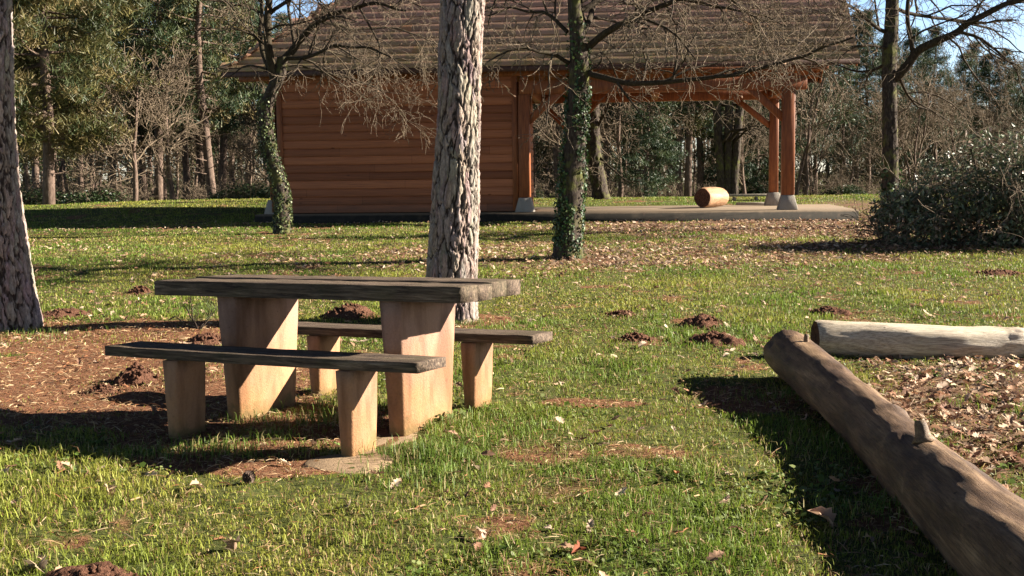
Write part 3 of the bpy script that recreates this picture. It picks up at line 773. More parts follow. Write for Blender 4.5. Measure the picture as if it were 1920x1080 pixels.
def ivy_on(P, R, rng, n, size, z0, z1, fr=1.0, cols=((.012, .035, .01), (.04, .085, .02), (.12, .16, .05))):
    """ivy leaves hugging a trunk between two heights"""
    P = np.array(P); R = np.array(R); z = rng.uniform(z0, z1, n); a = rng.uniform(0, 2 * np.pi, n)
    keep = noise(a * 1.5 + 5, z * 2.0, 0, 77) > (1 - fr) * .9
    keep &= rng.random(n) < np.clip((z1 - z) / (z1 - z0) * 2.2, 0, 1) * (.35 + .65 * noise(a * 1.2, z * 3.3, 1, 78))
    z, a = z[keep], a[keep]; n = len(z)
    c = np.stack([np.interp(z, P[:, 2], P[:, 0]), np.interp(z, P[:, 2], P[:, 1]), z], 1); r = np.interp(z, P[:, 2], R)
    out = np.stack([np.cos(a), np.sin(a), 0 * a], 1); c = c + out * (r + rng.uniform(.0, .055, n))[:, None]
    nrm = out + rng.normal(0, .45, (n, 3)); nrm /= np.linalg.norm(nrm, axis=1)[:, None]
    dn = np.array([0, 0, -1.0])[None] + rng.normal(0, .4, (n, 3)); dn -= nrm * np.sum(dn * nrm, 1)[:, None]; dn /= np.linalg.norm(dn, axis=1)[:, None]
    sd = np.cross(nrm, dn); s = size * rng.uniform(.6, 1.3, (n, 1))
    # 5 pointed leaf, folded along the midrib
    V = np.stack([c - dn * s * .45, c + sd * s * .55 - dn * s * .15 + nrm * s * .15, c + sd * s * .38 + dn * s * .25 + nrm * s * .12, c + dn * s * .62, c - sd * s * .38 + dn * s * .25 + nrm * s * .12, c - sd * s * .55 - dn * s * .15 + nrm * s * .15], 1).reshape(-1, 3)
    b = np.arange(n)[:, None] * 6; Q = np.concatenate([b + np.array([[0, 1, 2, 3]]), b + np.array([[0, 3, 4, 5]])])
    k = rng.integers(0, len(cols), n); col = np.array(cols)[k] * rng.uniform(.7, 1.3, (n, 1))
    mb = MB(); mb.add(V, [Q], np.repeat(col, 6, 0)); return mb
def bare_tree(base_px, label, trunk_pts, Y0, limbs, seed, dens=1.0, ivy=None, cat='tree', extra=(), maxl=3, kidlen=1.2, amp=.012, cfg=CFG, thin=.92, icols=((.012, .035, .01), (.03, .07, .018), (.10, .14, .05))):
    rng = np.random.default_rng(seed)
    P, R = pxpath(trunk_pts, Y0); P = [P[0] + np.array([0, 0, -.2])] + P; R = [R[0]] + R
    R = [q * thin for q in R]
    base = np.array([P[0][0], P[0][1], float(gz0(P[0][0], P[0][1]))])
    r = empty('bare_tree', base); tag(r, label, cat)
    V, Q, ridge, C, rad = trunk_mesh(np.array(P) - base, R, 40, .05, seed, amp, .3)
    link('trunk', npmesh('trunk', V, [Q], smooth=True, attrs={'ridge': ridge}), M['oakbark'], r)
    lim = MB(); tw = MB(); tips = []
    for (pts, r0, r1) in limbs:
        p = [at(a, b, Y0 + dy) - base for a, b, dy in pts]
        cf = dict(cfg); limb_from(tw, rng, p, r0, r1, cf, .3, kidlen, maxl, tips, dens)
    for (pts, r0, r1) in extra:
        limb_from(tw, rng, [np.array(q, float) - base for q in pts], r0, r1, dict(cfg), .35, kidlen, maxl, tips, dens)
    tw.build('branches', M['twig'], r, True)
    if tips and len(tips) > 50:   # a few withered leaves and buds still on the twigs
        T = np.array(tips); T = T[rng.random(len(T)) < .06]; n = len(T)
        s = rng.uniform(.012, .03, (n, 1)); a = rng.normal(0, 1, (n, 3)); a /= np.linalg.norm(a, axis=1)[:, None]; b = np.cross(a, rng.normal(0, 1, (n, 3))); b /= np.linalg.norm(b, axis=1)[:, None]
        V = np.stack([T - a * s, T + b * s * .6, T + a * s * 1.2, T - b * s * .6], 1).reshape(-1, 3)
        mb = MB(); mb.add(V, [np.arange(n * 4).reshape(-1, 4)], np.array((.32, .2, .13)) * rng.uniform(.6, 1.3, (n, 1)).repeat(4, 0)); mb.build('withered_leaves', M['leaf'], r)
    if ivy: 
        z0, z1, n, size, fr = ivy
        m = ivy_on(C, rad, rng, n, size, z0, z1, fr, icols); m.build('ivy', M['ivy'], r)
    return r
# ivy clad tree right of the big pine
YA = 16.0
bare_tree(None, 'bare tree with ivy clad trunk in front of the open bay of the pavilion', [(1032, 1096, 480), (1040, 1090, 455), (1044, 1092, 400), (1047, 1096, 340), (1054, 1098, 280), (1060, 1101, 230), (1064, 1103, 180), (1066, 1106, 130), (1070, 1104, 90), (1066, 1094, 50), (1063, 1090, 0), (1062, 1086, -60), (1064, 1084, -200)], YA, [
    ([(1095, 95, 0), (1112, 72, -.1), (1150, 56, -.3), (1190, 38, -.5), (1230, 14, -.7), (1275, -5, -.9), (1330, -40, -1.2)], .055, .02),
    ([(1100, 135, 0), (1130, 146, -.2), (1167, 155, -.4), (1230, 157, -.5), (1291, 153, -.6), (1367, 142, -.7), (1424, 131, -.8), (1491, 107, -.9), (1540, 93, -1), (1600, 70, -1.1)], .042, .012),
    ([(1066, 118, 0), (1040, 100, -.2), (1010, 96, -.4), (975, 88, -.5), (938, 100, -.6), (905, 125, -.7)], .03, .008),
    ([(1064, 60, 0), (1035, 30, .2), (1000, 22, .4), (950, 12, .6), (915, 30, .8)], .03, .008),
    ([(1090, 70, 0), (1108, 30, .4), (1115, 0, .6), (1130, -60, .8)], .05, .03),
    ([(1100, 110, 0), (1135, 100, .6), (1180, 92, 1.1), (1240, 95, 1.6), (1300, 80, 2.), (1380, 60, 2.4)], .03, .01),
    ([(1090, 20, 0), (1150, -10, .2), (1230, -20, .3), (1320, 10, .2), (1400, 20, .1), (1480, 50, 0)], .04, .008),
    ([(1090, -20, 0), (1180, -50, -.8), (1280, -40, -1.2), (1370, 0, -1.4), (1440, 40, -1.4)], .04, .01),
    ([(1060, -20, 0), (1010, -60, .2), (960, -60, .2), (930, -10, .2), (915, 50, .2)], .035, .008),
    ([(1088, 0, 0), (1200, -70, .5), (1350, -90, .6), (1480, -60, .5), (1560, 0, .4)], .05, .01),
], 21, 1.25, (-.0, 3.3, 9500, .034, .52), kidlen=1.05)
# crooked ivy clad tree at the left end of the pavilion
YB = 21.8
bare_tree(None, 'crooked bare tree with sparse pale ivy at the left end of the pavilion', [(510, 546, 440), (516, 544, 420), (517, 545, 385), (510, 539, 345), (499, 527, 310), (490, 516, 270), (484, 510, 230), (483, 508, 205), (490, 515, 182), (503, 530, 160), (514, 540, 138), (518, 540, 118), (520, 538, 100)], YB, [
    ([(515, 150, 0), (508, 125, -.1), (504, 89, -.2), (500, 44, -.2), (504, 0, -.2), (510, -80, -.2)], .085, .05),
    ([(512, 140, 0), (492, 105, .3), (487, 60, .4), (491, 18, .4), (480, -60, .5)], .055, .03),
    ([(528, 115, 0), (545, 98, 0), (558, 82, 0), (578, 58, -.2), (595, 40, -.4), (640, 20, -.6), (700, 5, -.8), (760, 20, -1)], .075, .02),
    ([(553, 88, 0), (548, 60, .3), (540, 30, .5), (536, -20, .7)], .04, .02),
    ([(535, 110, 0), (580, 105, -.3), (630, 85, -.6), (690, 90, -.8), (740, 110, -1), (780, 140, -1.2)], .04, .01),
    ([(535, 120, 0), (585, 128, .5), (640, 140, .8), (700, 160, 1.), (735, 190, 1.1)], .03, .008),
    ([(505, 90, 0), (470, 60, -.3), (440, 50, -.5), (410, 70, -.7)], .03, .008),
    ([(500, 30, 0), (560, -10, -.4), (640, -30, -.8), (730, -20, -1), (800, 20, -1.2)], .04, .01),
    ([(600, 40, -.4), (660, 55, .2), (730, 50, .5), (800, 70, .7), (830, 110, .8)], .03, .008),
    ([(500, 130, 0), (470, 120, .3), (445, 130, .5), (420, 150, .7)], .025, .006),
    ([(560, 80, .0), (610, 95, 1.2), (670, 110, 1.8), (720, 105, 2.2), (790, 115, 2.4)], .03, .008),
], 34, 1.0, (-.0, 2.7, 6000, .034, .65), kidlen=1.15, icols=((.02, .035, .012), (.06, .085, .028), (.15, .175, .07)))
# tree behind the bush on the right
YC = 21.5
bare_tree(None, 'tall dark bare tree rising behind the bush, right of the pavilion', [(1648, 1688, 430), (1650, 1687, 380), (1653, 1686, 330), (1654, 1684, 280), (1654, 1682, 230), (1654, 1681, 180), (1654, 1681, 130), (1655, 1682, 90), (1659, 1685, 40), (1661, 1685, 0), (1664, 1684, -80), (1667, 1682, -200)], YC, [
    ([(1674, 150, 0), (1690, 132, -.1), (1708, 112, -.2), (1720, 95, -.3), (1750, 82, -.4), (1790, 66, -.6), (1820, 40, -.8), (1860, 18, -1), (1920, -5, -1.2), (2000, -30, -1.4)], .09, .03),
    ([(1712, 100, -.2), (1705, 60, -.3), (1702, 20, -.4), (1706, -40, -.4)], .05, .03),
    ([(1678, 15, 0), (1710, 25, .3), (1750, 35, .5), (1810, 40, .7), (1870, 60, .9), (1920, 100, 1)], .04, .01),
    ([(1660, 120, 0), (1630, 135, .2), (1600, 140, .4), (1570, 120, .5), (1530, 110, .6)], .03, .008),
    ([(1662, 60, 0), (1630, 40, -.3), (1590, 10, -.5), (1560, -5, -.6)], .04, .015),
    ([(1665, 90, 0), (1620, 85, -.4), (1575, 90, -.6), (1520, 120, -.8)], .03, .008),
    ([(1800, 60, -.6), (1850, 75, -.8), (1900, 120, -1), (1930, 200, -1)], .03, .008),
    ([(1684, 140, 0), (1700, 175, .3), (1720, 200, .5), (1750, 210, .7), (1800, 240, .9)], .03, .006),
    ([(1678, -20, 0), (1760, -30, .3), (1850, -20, .5), (1920, 20, .5)], .04, .01),
], 55, .8, (-.2, 1.6, 900, .06, .5), kidlen=1.2)

# ------------------------------------------------------------------ background trees
VAR = {}
def far_pine_variant(seed, H, lo, spread, cols, n_limb=46, clump=9, needles=16):
    rng = np.random.default_rng(seed)
    P = [np.array([0, 0, -.4])]; 
    for i in range(8): P.append(P[-1] + np.array([rng.normal(0, .07), rng.normal(0, .07), (H + .4) / 8]))
    P = np.array(P); R = np.linspace(.17, .04, 9)
    tr = MB(); tr.tube(P, R, 8)
    for k in range(10):  # dead snags below the crown
        z = rng.uniform(lo * .35, lo); a = rng.uniform(0, 6.28); L = rng.uniform(.3, 1.1)
        b = np.array([np.interp(z, P[:, 2], P[:, 0]), np.interp(z, P[:, 2], P[:, 1]), z]); tr.tube([b, b + np.array([math.cos(a) * L, math.sin(a) * L, .1])], [.02, .006], 3, cap=False)
    cs, cc = [], []
    for k in range(n_limb):
        t = (k + rng.random()) / n_limb; z = lo + (H - lo) * t; a = rng.uniform(0, 6.28)
        L = spread * (1 - t) ** .7 * rng.uniform(.55, 1.15) * (.55 + .45 * min(1, t * 5)) + .25
        b = np.array([np.interp(z, P[:, 2], P[:, 0]), np.interp(z, P[:, 2], P[:, 1]), z]); e = b + np.array([math.cos(a) * L, math.sin(a) * L, L * rng.uniform(-.12, .3)])
        m = (b + e) / 2 + np.array([0, 0, -.05 * L]); tr.tube([b, m, e], [.045 * (1 - t) + .015, .02, .008], 4, cap=False)
        for q in range(clump):
            f = rng.uniform(.35, 1.05); cs.append(b + (e - b) * f + rng.normal(0, .16 * (1 + L * .15), 3)); cc.append(cols[rng.integers(len(cols))] * rng.uniform(.75, 1.25))
    for q in range(14): cs.append(P[-1] + rng.normal(0, .2, 3)); cc.append(cols[0])
    cr = MB(); needle_clumps(cr, cs, rng, needles, .25, .015 if needles > 30 else .021, np.array(cc), .17)
    return tr.mesh('trunk', True, False), cr.mesh('crown')
OL = [np.array(c) for c in ((.06, .065, .02), (.10, .088, .026), (.04, .055, .018), (.125, .095, .036))]
DK = [np.array(c) for c in ((.032, .058, .026), (.045, .072, .028), (.028, .048, .026), (.07, .085, .032))]
def far_bare_variant(seed, H, multi=1):
    rng = np.random.default_rng(seed); tr = MB(); br = MB()
    cfg = dict(wig=.16, trop=[.12, .07, .03, 0], rmin=.012, kids=[7, 6, 5, 3], ang=(.4, .95), len=(.42, .66))
    for m in range(multi):
        lean = rng.normal(0, .12 if multi > 1 else .05, 2); P = [np.array([rng.normal(0, .2 * (multi > 1)), rng.normal(0, .2 * (multi > 1)), -.4])]
        for i in range(6): P.append(P[-1] + np.array([lean[0] + rng.normal(0, .08), lean[1] + rng.normal(0, .08), 1]) * (H * .72 / 6))
        P = np.array(P); R = np.linspace(.14 / math.sqrt(multi), .035, 7); tr.tube(P, R, 7)
        for k in range(int(13 / multi ** .5)):
            t = rng.uniform(.22, 1); i = min(5, int(t * 6)); p = P[i] + (P[i + 1] - P[i]) * (t * 6 - i)
            a = rng.uniform(0, 6.28); el = rng.uniform(.2, 1.0) + t * .3
            sprout(br, rng, p, (math.cos(a) * math.cos(el), math.sin(a) * math.cos(el), math.sin(el)), H * rng.uniform(.28, .42) * (1.15 - .4 * t), .04, 1, 4 if k % 2 else 3, cfg)
    return tr.mesh('trunk', True, False), br.mesh('crown', False, False)
def shrub_variant(seed, kind):
    rng = np.random.default_rng(seed); br = MB()
    cfg = dict(wig=.25, trop=[.08, .03, 0], rmin=.007, kids=[6, 5, 4], ang=(.4, 1.1), len=(.45, .7))
    for k in range(16):
        a = rng.uniform(0, 6.28); el = rng.uniform(.6, 1.4)
        sprout(br, rng, np.array([rng.normal(0, .35), rng.normal(0, .35), -.2]), (math.cos(a) * math.cos(el), math.sin(a) * math.cos(el), math.sin(el)), rng.uniform(1.0, 2.1), .02, 1, 3, cfg)
    lf = None
    if kind:
        n = 5000; u = rng.normal(0, 1, (n, 3)); u /= np.linalg.norm(u, axis=1)[:, None]; rr = rng.uniform(.35, 1, n) ** .6
        nn_ = .7 + .6 * fbm(u[:, 0] * 2 + 5, u[:, 1] * 2 + 5, u[:, 2] * 2 + 5, seed, 3)
        c = u * (rr * nn_)[:, None] * np.array([1.3, 1.3, 1.1]); c[:, 2] = np.abs(c[:, 2]) + .02
        col = np.array((.035, .06, .02)) * rng.uniform(.6, 1.6, (n, 1))
        a = rng.normal(0, 1, (n, 3)); a /= np.linalg.norm(a, axis=1)[:, None]; b = np.cross(a, rng.normal(0, 1, (n, 3))); b /= np.linalg.norm(b, axis=1)[:, None]; s = rng.uniform(.03, .07, (n, 1))
        V = np.stack([c - a * s, c + b * s * .6, c + a * s, c - b * s * .6], 1).reshape(-1, 3); m2 = MB(); m2.add(V, [np.arange(n * 4).reshape(-1, 4)], np.repeat(col, 4, 0)); lf = m2.mesh('foliage')
    return br.mesh('stems', False, False), lf
pv = [far_pine_variant(100, 12, 2.8, 2.6, DK, 64, 10, 24), far_pine_variant(101, 13, 4.2, 2.4, DK, 56, 10, 24), far_pine_variant(102, 11, 1.6, 2.8, OL, 110, 14, 44), far_pine_variant(103, 12, 3.0, 2.6, OL + DK, 70, 11, 24), far_pine_variant(104, 7.5, .4, 2.2, DK, 60, 11, 24)]
bv = [far_bare_variant(200, 8), far_bare_variant(201, 9, 3), far_bare_variant(202, 7), far_bare_variant(203, 10, 2)]
sv = [shrub_variant(300, 0), shrub_variant(301, 1), shrub_variant(302, 0)]
used_m = set()
def mk(name, base, rot, s, parts, mats, label, cat, group):
    r = empty(name, base, rot); r.scale = s if isinstance(s, tuple) else (s, s, s); tag(r, label, cat, group)
    for me, mt, nm in zip(parts, mats, ('trunk', 'crown') if name != 'shrub' else ('stems', 'foliage')):
        if me is None: continue
        o = bpy.data.objects.new(nm, me); COL.objects.link(o); o.parent = r
        if not me.materials: me.materials.append(mt)
    return r
def zone(px):
    if px < 480: return 'left of the pavilion'
    if px < 985: return "behind the pavilion's boarded room"
    if px < 1480: return "seen through the pavilion's open bay"
    return 'right of the pavilion'
ORD = {}
def spot(px, Y): x = (px - 960) / F_PX * Y; return (x, Y, float(gz0(x, Y)))
def far_pine(px, Y, v, s, rot, desc):
    g = zone(px)
    return mk('pine_tree', spot(px, Y), rot, s, pv[v], (M['fartrunk'], M['needle']), f'{desc} {g}'[:200], 'pine tree', f'background pines {g}')
def far_bare(px, Y, v, s, rot, desc):
    g = zone(px)
    return mk('bare_tree', spot(px, Y), rot, s, bv[v], (M['fartrunk'], M['fartwig']), f'{desc} {g}', 'tree', f'background bare trees {g}')
rngb = random.Random(9)
# prominent ones
far_pine(95, 37, 2, 1.15, .3, 'tall golden green pine nearest the camera at far left')
far_pine(38, 41, 2, 1.2, 1.9, 'golden pine half hidden by a trunk')
far_pine(300, 46, 3, 1.15, 2.2, 'olive pine with long bare trunk at the wood edge')
far_pine(405, 44, 3, 1.1, 4.2, 'olive green pine beside the end of the tiled roof')
far_bare(255, 39, 0, .74, .5, 'brown twiggy bare tree in front of the pines')
far_bare(330, 42, 2, .85, 2.5, 'second brown twiggy bare tree in front of the pines')
far_bare(190, 44, 1, .62, 3.5, 'low spreading bare tree under the golden pine')
far_pine(1215, 40, 4, .62, 1.0, 'young bushy green pine')
far_pine(1290, 44, 3, .9, 2.0, 'olive green pine with low hanging boughs')
k = 0
def left_to_right(n, a, b): return [a + (b - a) * (i + rngb.uniform(.2, .8)) / n for i in range(n)]
for px in left_to_right(19, -60, 560):
    far_pine(px, rngb.uniform(50, 78), rngb.choice((0, 1, 0, 3)), rngb.uniform(.85, 1.15), rngb.uniform(0, 6), 'dark pine deep in the wood')
for px in left_to_right(9, 110, 540):
    far_bare(px, rngb.uniform(45, 60), rngb.randrange(4), rngb.uniform(.6, .85), rngb.uniform(0, 6), 'brown twiggy bare tree at the edge of the wood')
for px in left_to_right(20, 960, 1520):
    far_pine(px, rngb.uniform(48, 85), rngb.choice((0, 1, 4, 3)), rngb.uniform(.9, 1.15), rngb.uniform(0, 6), 'dark pine deep in the wood')
for px in left_to_right(8, 980, 1560):
    far_bare(px, rngb.uniform(38, 62), rngb.randrange(4), rngb.uniform(.6, .85), rngb.uniform(0, 6), 'bare grey brown tree at the edge of the wood')
for px in left_to_right(22, 1470, 2010):
    t = rngb.uniform(58, 92)
    H = (.52 if px > 1760 and px < 1800 else .62) * t / 75 * rngb.uniform(.9, 1.12) * (1.12 if px < 1700 else 1.0) * 1.12
    far_pine(px, t, rngb.choice((0, 1, 3, 0)), H, rngb.uniform(0, 6), 'dark pine deep in the wood')
for px in left_to_right(8, 1500, 1990):
    far_bare(px, rngb.uniform(45, 62), rngb.randrange(4), rngb.uniform(.5, .68), rngb.uniform(0, 6), 'bare grey brown tree at the edge of the wood')
for px in left_to_right(10, 60, 540) + left_to_right(11, 960, 1560) + left_to_right(7, 1560, 1990):
    Y = rngb.uniform(42, 60); v = rngb.choice((0, 1, 2)); s = rngb.uniform(.6, 1.0)
    mk('shrub', spot(px, Y), rngb.uniform(0, 6), (s * 1.3, s * 1.3, s * .75), sv[v], (M['fartwig'], M['bushleaf']), ('low green shrub' if v == 1 else 'low brown twiggy shrub') + ' at the foot of the wood ' + zone(px), 'shrub', 'undergrowth shrubs ' + zone(px))
def far_woods():
    """the far side of the wood: hundreds of slim trunks and their crowns, one mass"""
    rng = np.random.default_rng(66); tr = MB(); cr = MB(); cs, cc = [], []
    for k in range(420):
        Y = rng.uniform(88, 150); x = rng.uniform(-.56, .56) * Y; g = float(gz0(x, Y)); H = rng.uniform(7.5, 10.5) * Y / 110
        if x / Y > .28: H *= .72
        tr.tube([(x, Y, g - .3), (x + rng.normal(0, .2), Y, g + H * .5), (x + rng.normal(0, .3), Y, g + H)], [rng.uniform(.1, .22), .1, .03], 5, cap=False)
        lo = rng.uniform(.0, .55) * H if k % 3 else 0
        for q in range(30):
            t = rng.random(); z = lo + (H - lo) * t; w_ = 2.0 * (1 - t * .75); cs.append((x + rng.normal(0, w_ * .6), Y + rng.normal(0, w_ * .6), g + z)); cc.append((DK + OL)[rng.integers(8)] * .9)
    for k in range(1500):
        Y = rng.uniform(70, 140); x = rng.uniform(-.56, .56) * Y; cs.append((x, Y, gz0(x, Y) + abs(rng.normal(0, 1.0)))); cc.append(np.array((.075, .065, .035)) * rng.uniform(.6, 1.4))
    needle_clumps(cr, cs, rng, 12, .5, .07, np.array(cc), .45)
    o = tr.build('far_woods', M['fartrunk'], None); tag(o, 'far side of the wood closing the view, many slim trunks', 'woods', kind='stuff')
    cr.build('crowns', M['needle'], o)
far_woods()

# leaning pale trunk beyond the open bay, and the many stemmed oak
bare_tree(None, 'pale leaning forked tree seen through the open bay, beyond the slab', [(1112, 1148, 383), (1110, 1142, 360), (1104, 1136, 330), (1098, 1130, 300), (1094, 1126, 270), (1095, 1125, 240), (1100, 1124, 200), (1102, 1124, 150), (1104, 1122, 100), (1104, 1120, 0)], 31.0, [
    ([(1112, 285, 0), (1100, 262, 0), (1092, 235, 0), (1093, 180, 0), (1090, 120, 0), (1085, 20, 0)], .14, .08),
    ([(1118, 290, 0), (1150, 320, -.4), (1180, 345, -.6), (1200, 340, -.8)], .03, .01),
    ([(1115, 250, 0), (1140, 200, -.4), (1160, 150, -.6)], .05, .02)], 61, .6, None, kidlen=1.3, amp=.03)
for i, (a, b) in enumerate(((1352, 1340), (1364, 1368), (1376, 1392))):
    lab = ('grey bare tree with three close stems behind the log, leftmost stem', 'grey bare tree with three close stems behind the log, middle stem', 'grey bare tree with three close stems behind the log, rightmost stem')[i]
    bare_tree(None, lab, [(a - 9, a + 9, 383), (a - 8, a + 8, 340), ((a * .7 + b * .3) - 8, (a * .7 + b * .3) + 8, 280), ((a + b) / 2 - 8, (a + b) / 2 + 8, 230), (b - 8, b + 8, 170), (b - 7, b + 7, 100), (b - 5, b + 5, 0)], 38.0, [
        ([(a, 270, 0), (a + 20, 245, -.5), (a + 45, 240, -.8), (a + 60, 255, -1)], .05, .012), ([(b, 200, 0), (b - 40, 190, .5), (b - 70, 210, .8)], .05, .012), ([(b, 190, 0), (b + 40, 150, 0), (b + 80, 160, 0)], .05, .012)], 70 + i, .45, None, kidlen=1.6, amp=.015)

# ------------------------------------------------------------------ glossy bush on the right
def bush():
    rng = np.random.default_rng(5)
    c0 = np.array([6.95, 17.5]); g = float(gz0(*c0)); r = empty('bush', (c0[0], c0[1], g)); tag(r, 'big rounded bush with small glossy leaves at the right edge, right of the pavilion', 'bush')
    mb = MB(); cfg = dict(wig=.22, trop=[.03, -.02, -.05], rmin=.004, kids=[6, 5, 4], ang=(.4, 1.0), len=(.45, .7)); tips = []
    # mass made of several overlapping mounds
    mounds = [(-1.0, .0, .55, .62, .85), (-.45, .1, .75, .85, 1.25), (.25, 0, .85, 1.0, 1.75), (1.05, .0, .95, 1.05, 1.65), (1.9, .2, 1.0, 1.1, 1.55), (.5, -.45, .75, .8, 1.25), (1.5, -.5, .85, .85, 1.35), (2.8, .3, 1.1, 1.2, 1.6)]
    C, NRM = [], []
    for (x, y, rx, ry, rz_) in mounds:
        n = 4300; u = rng.normal(0, 1, (n, 3)); u /= np.linalg.norm(u, axis=1)[:, None]
        f = .80 + .95 * (fbm(u[:, 0] * 2.4 + x * 3 + 9, u[:, 1] * 2.4 + 9, u[:, 2] * 2.4 + 9, 31, 3) - .3); rr = rng.uniform(.35, 1.0, n) ** .5 * f * np.where(rng.random(n) < .08, rng.uniform(1, 1.25, n), 1)
        c = u * rr[:, None] * np.array([rx, ry, rz_ * .62]) + np.array([x, y, rz_ * .42]); C.append(c); NRM.append(u)
        for k in range(12):
            a = rng.uniform(0, 6.28); el = rng.uniform(.3, 1.4); sprout(mb, rng, np.array([x + rng.normal(0, .2), y + rng.normal(0, .2), -.1]), (math.cos(a) * math.cos(el), math.sin(a) * math.cos(el), math.sin(el)), rz_ * rng.uniform(.8, 1.15), .016, 1, 3, cfg)
    for k in range(26):   # long arching shoots
        x = rng.uniform(-1.2, 2.4); p = np.array([x, rng.uniform(-.5, .3), .9]); a = rng.uniform(0, 6.28)
        sprout(mb, rng, p, (math.cos(a) * .5, math.sin(a) * .5, 1), rng.uniform(.5, 1.0), .008, 2, 3, cfg)
    C = np.concatenate(C); NRM = np.concatenate(NRM); k = (C[:, 2] > .0) & (noise(C[:, 0] * 3.2, C[:, 1] * 3.2, C[:, 2] * 3.2, 8) > .36); C, NRM = C[k], NRM[k]; n = len(C)
    nr = NRM * .5 + rng.normal(0, .8, (n, 3)) + np.array([0, 0, .3]); nr /= np.linalg.norm(nr, axis=1)[:, None]
    a = np.cross(nr, rng.normal(0, 1, (n, 3))); a /= np.linalg.norm(a, axis=1)[:, None]; b = np.cross(nr, a); s = rng.uniform(.022, .056, (n, 1))
    V = np.stack([C - a * s, C + b * s * .45 + nr * s * .2, C + a * s * 1.1, C - b * s * .45 + nr * s * .2], 1).reshape(-1, 3)
    i = np.arange(n)[:, None] * 4; T = np.concatenate([i + np.array([[0, 1, 2]]), i + np.array([[0, 2, 3]])])
    q = rng.random((n, 1)); col = np.where(q < .55, np.array([[.085, .11, .055]]), np.where(q < .85, np.array([[.15, .165, .10]]), np.array([[.26, .19, .15]]))) * rng.uniform(.7, 1.3, (n, 1))
    m2 = MB(); m2.add(V, [T], np.repeat(col, 4, 0)); m2.build('foliage', M['bushleaf'], r); mb.build('stems', M['twig'], r)
bush()

# ------------------------------------------------------------------ logs
def make_log(P, R, label, mat, seed, knots=(), sides=64, step=.025, endmat=None, dark=(.0,), endcup=(.02, .02)):
    P = np.asarray(P, float); R = np.asarray(R, float); s = np.concatenate([[0], np.cumsum(np.linalg.norm(np.diff(P, axis=0), axis=1))])
    n = int(s[-1] / step); q = np.linspace(0, s[-1], n); C = np.stack([np.interp(q, s, P[:, i]) for i in range(3)], 1); r = np.interp(q, s, R)
    k = 9; 
    for arr in (C,):
        pad = np.concatenate([arr[:1] * 0 + (2 * arr[0] - arr[1:k][::-1]), arr, (2 * arr[-1] - arr[-k:-1][::-1])]); 
        C = np.stack([np.convolve(pad[:, i], np.ones(2 * k - 1) / (2 * k - 1), 'valid') for i in range(3)], 1)
    base = C[len(C) // 2].copy(); d = unit(C[-1] - C[0]); B = basis(d)
    o = empty('log', base); o.matrix_world = Matrix.Translation(base) @ Matrix(B.tolist()).to_4x4()
    Cl = (C - base) @ B
    th = np.arange(sides) * 2 * np.pi / sides; cy, cz = np.cos(th)[None, :], np.sin(th)[None, :]
    X = q[:, None] + 0 * cy
    rr = r[:, None] * (1 + (fbm(X * 2.2, cy * 1.2 + 4, cz * 1.2 + 4, seed, 3) - .5) * .22) + (fbm(X * 6, cy * 5 + 9, cz * 5 + 9, seed + 4, 3) - .5) * .010
    kn = np.zeros_like(rr)
    for (kx, ka, kr, kh) in knots:   # along, angle, radius, height (negative = hollow)
        da = (th[None, :] - ka + np.pi) % (2 * np.pi) - np.pi; dd = np.sqrt((X - kx) ** 2 + (da * r[:, None]) ** 2) / kr
        rr = rr + np.exp(-dd ** 2 * 1.3) * abs(kh) * 1.0 * (kh > 0) - np.exp(-(dd * 2) ** 2) * abs(kh) * .9; kn = np.maximum(kn, np.exp(-(dd * 2.0) ** 2))
    e = np.minimum(X, X.max() - X); rr = rr * (1 - .07 * np.exp(-e / .02))
    V = np.stack([Cl[:, 0:1] + 0 * cy, Cl[:, 1:2] + cy * rr, Cl[:, 2:3] + cz * rr], -1).reshape(-1, 3)
    i = np.arange(n - 1)[:, None] * sides; j = np.arange(sides)[None, :]; j2 = (j + 1) % sides
    Q = np.stack([i + j, i + j2, i + sides + j2, i + sides + j], -1).reshape(-1, 4)
    link('log_body', npmesh('log_body', V, [Q], smooth=True, attrs={'knot': kn.reshape(-1)}), mat, o)
    for ei, (row, sg) in enumerate(((0, -1), (n - 1, 1))):
        ring = V[row * sides:(row + 1) * sides]; c = ring.mean(0); L = []; rg = random.Random(seed + ei)
        for f, off in ((1.0, 0), (.93, .004), (.8, -endcup[ei] * .4), (.5, -endcup[ei]), (.25, -endcup[ei] * 1.2)):
            L.append(c + (ring - c) * f + np.array([sg * off, 0, 0]) + np.array([sg, 0, 0]) * ((fbm(ring[:, 1] * 25, ring[:, 2] * 25, f * 3, seed, 2) - .5) * .012)[:, None] * (f < 1))
        VV = np.concatenate(L + [c[None] - np.array([[sg * endcup[ei] * 1.2, 0, 0]])]); Qe = []; Te = []
        for a in range(4):
            for b in range(sides):
                f4 = (a * sides + b, a * sides + (b + 1) % sides, (a + 1) * sides + (b + 1) % sides, (a + 1) * sides + b); Qe.append(f4 if sg > 0 else f4[::-1])
        for b in range(sides): t3 = (4 * sides + b, 4 * sides + (b + 1) % sides, 5 * sides); Te.append(t3 if sg > 0 else t3[::-1])
        mb = MB(); mb.add(VV, [Qe, Te]); mb.build('log_end', endmat or M['logend'], o, True)
    tag(o, label, 'log'); return o, B, base
a = on(1476, 660, .155); b = on(1659, 821, .085); c = on(1860, 1013, .085)
d = c + (c - b) / np.linalg.norm(c - b) * .9; d[2] = .08
a2 = on(1580, 748, .11)
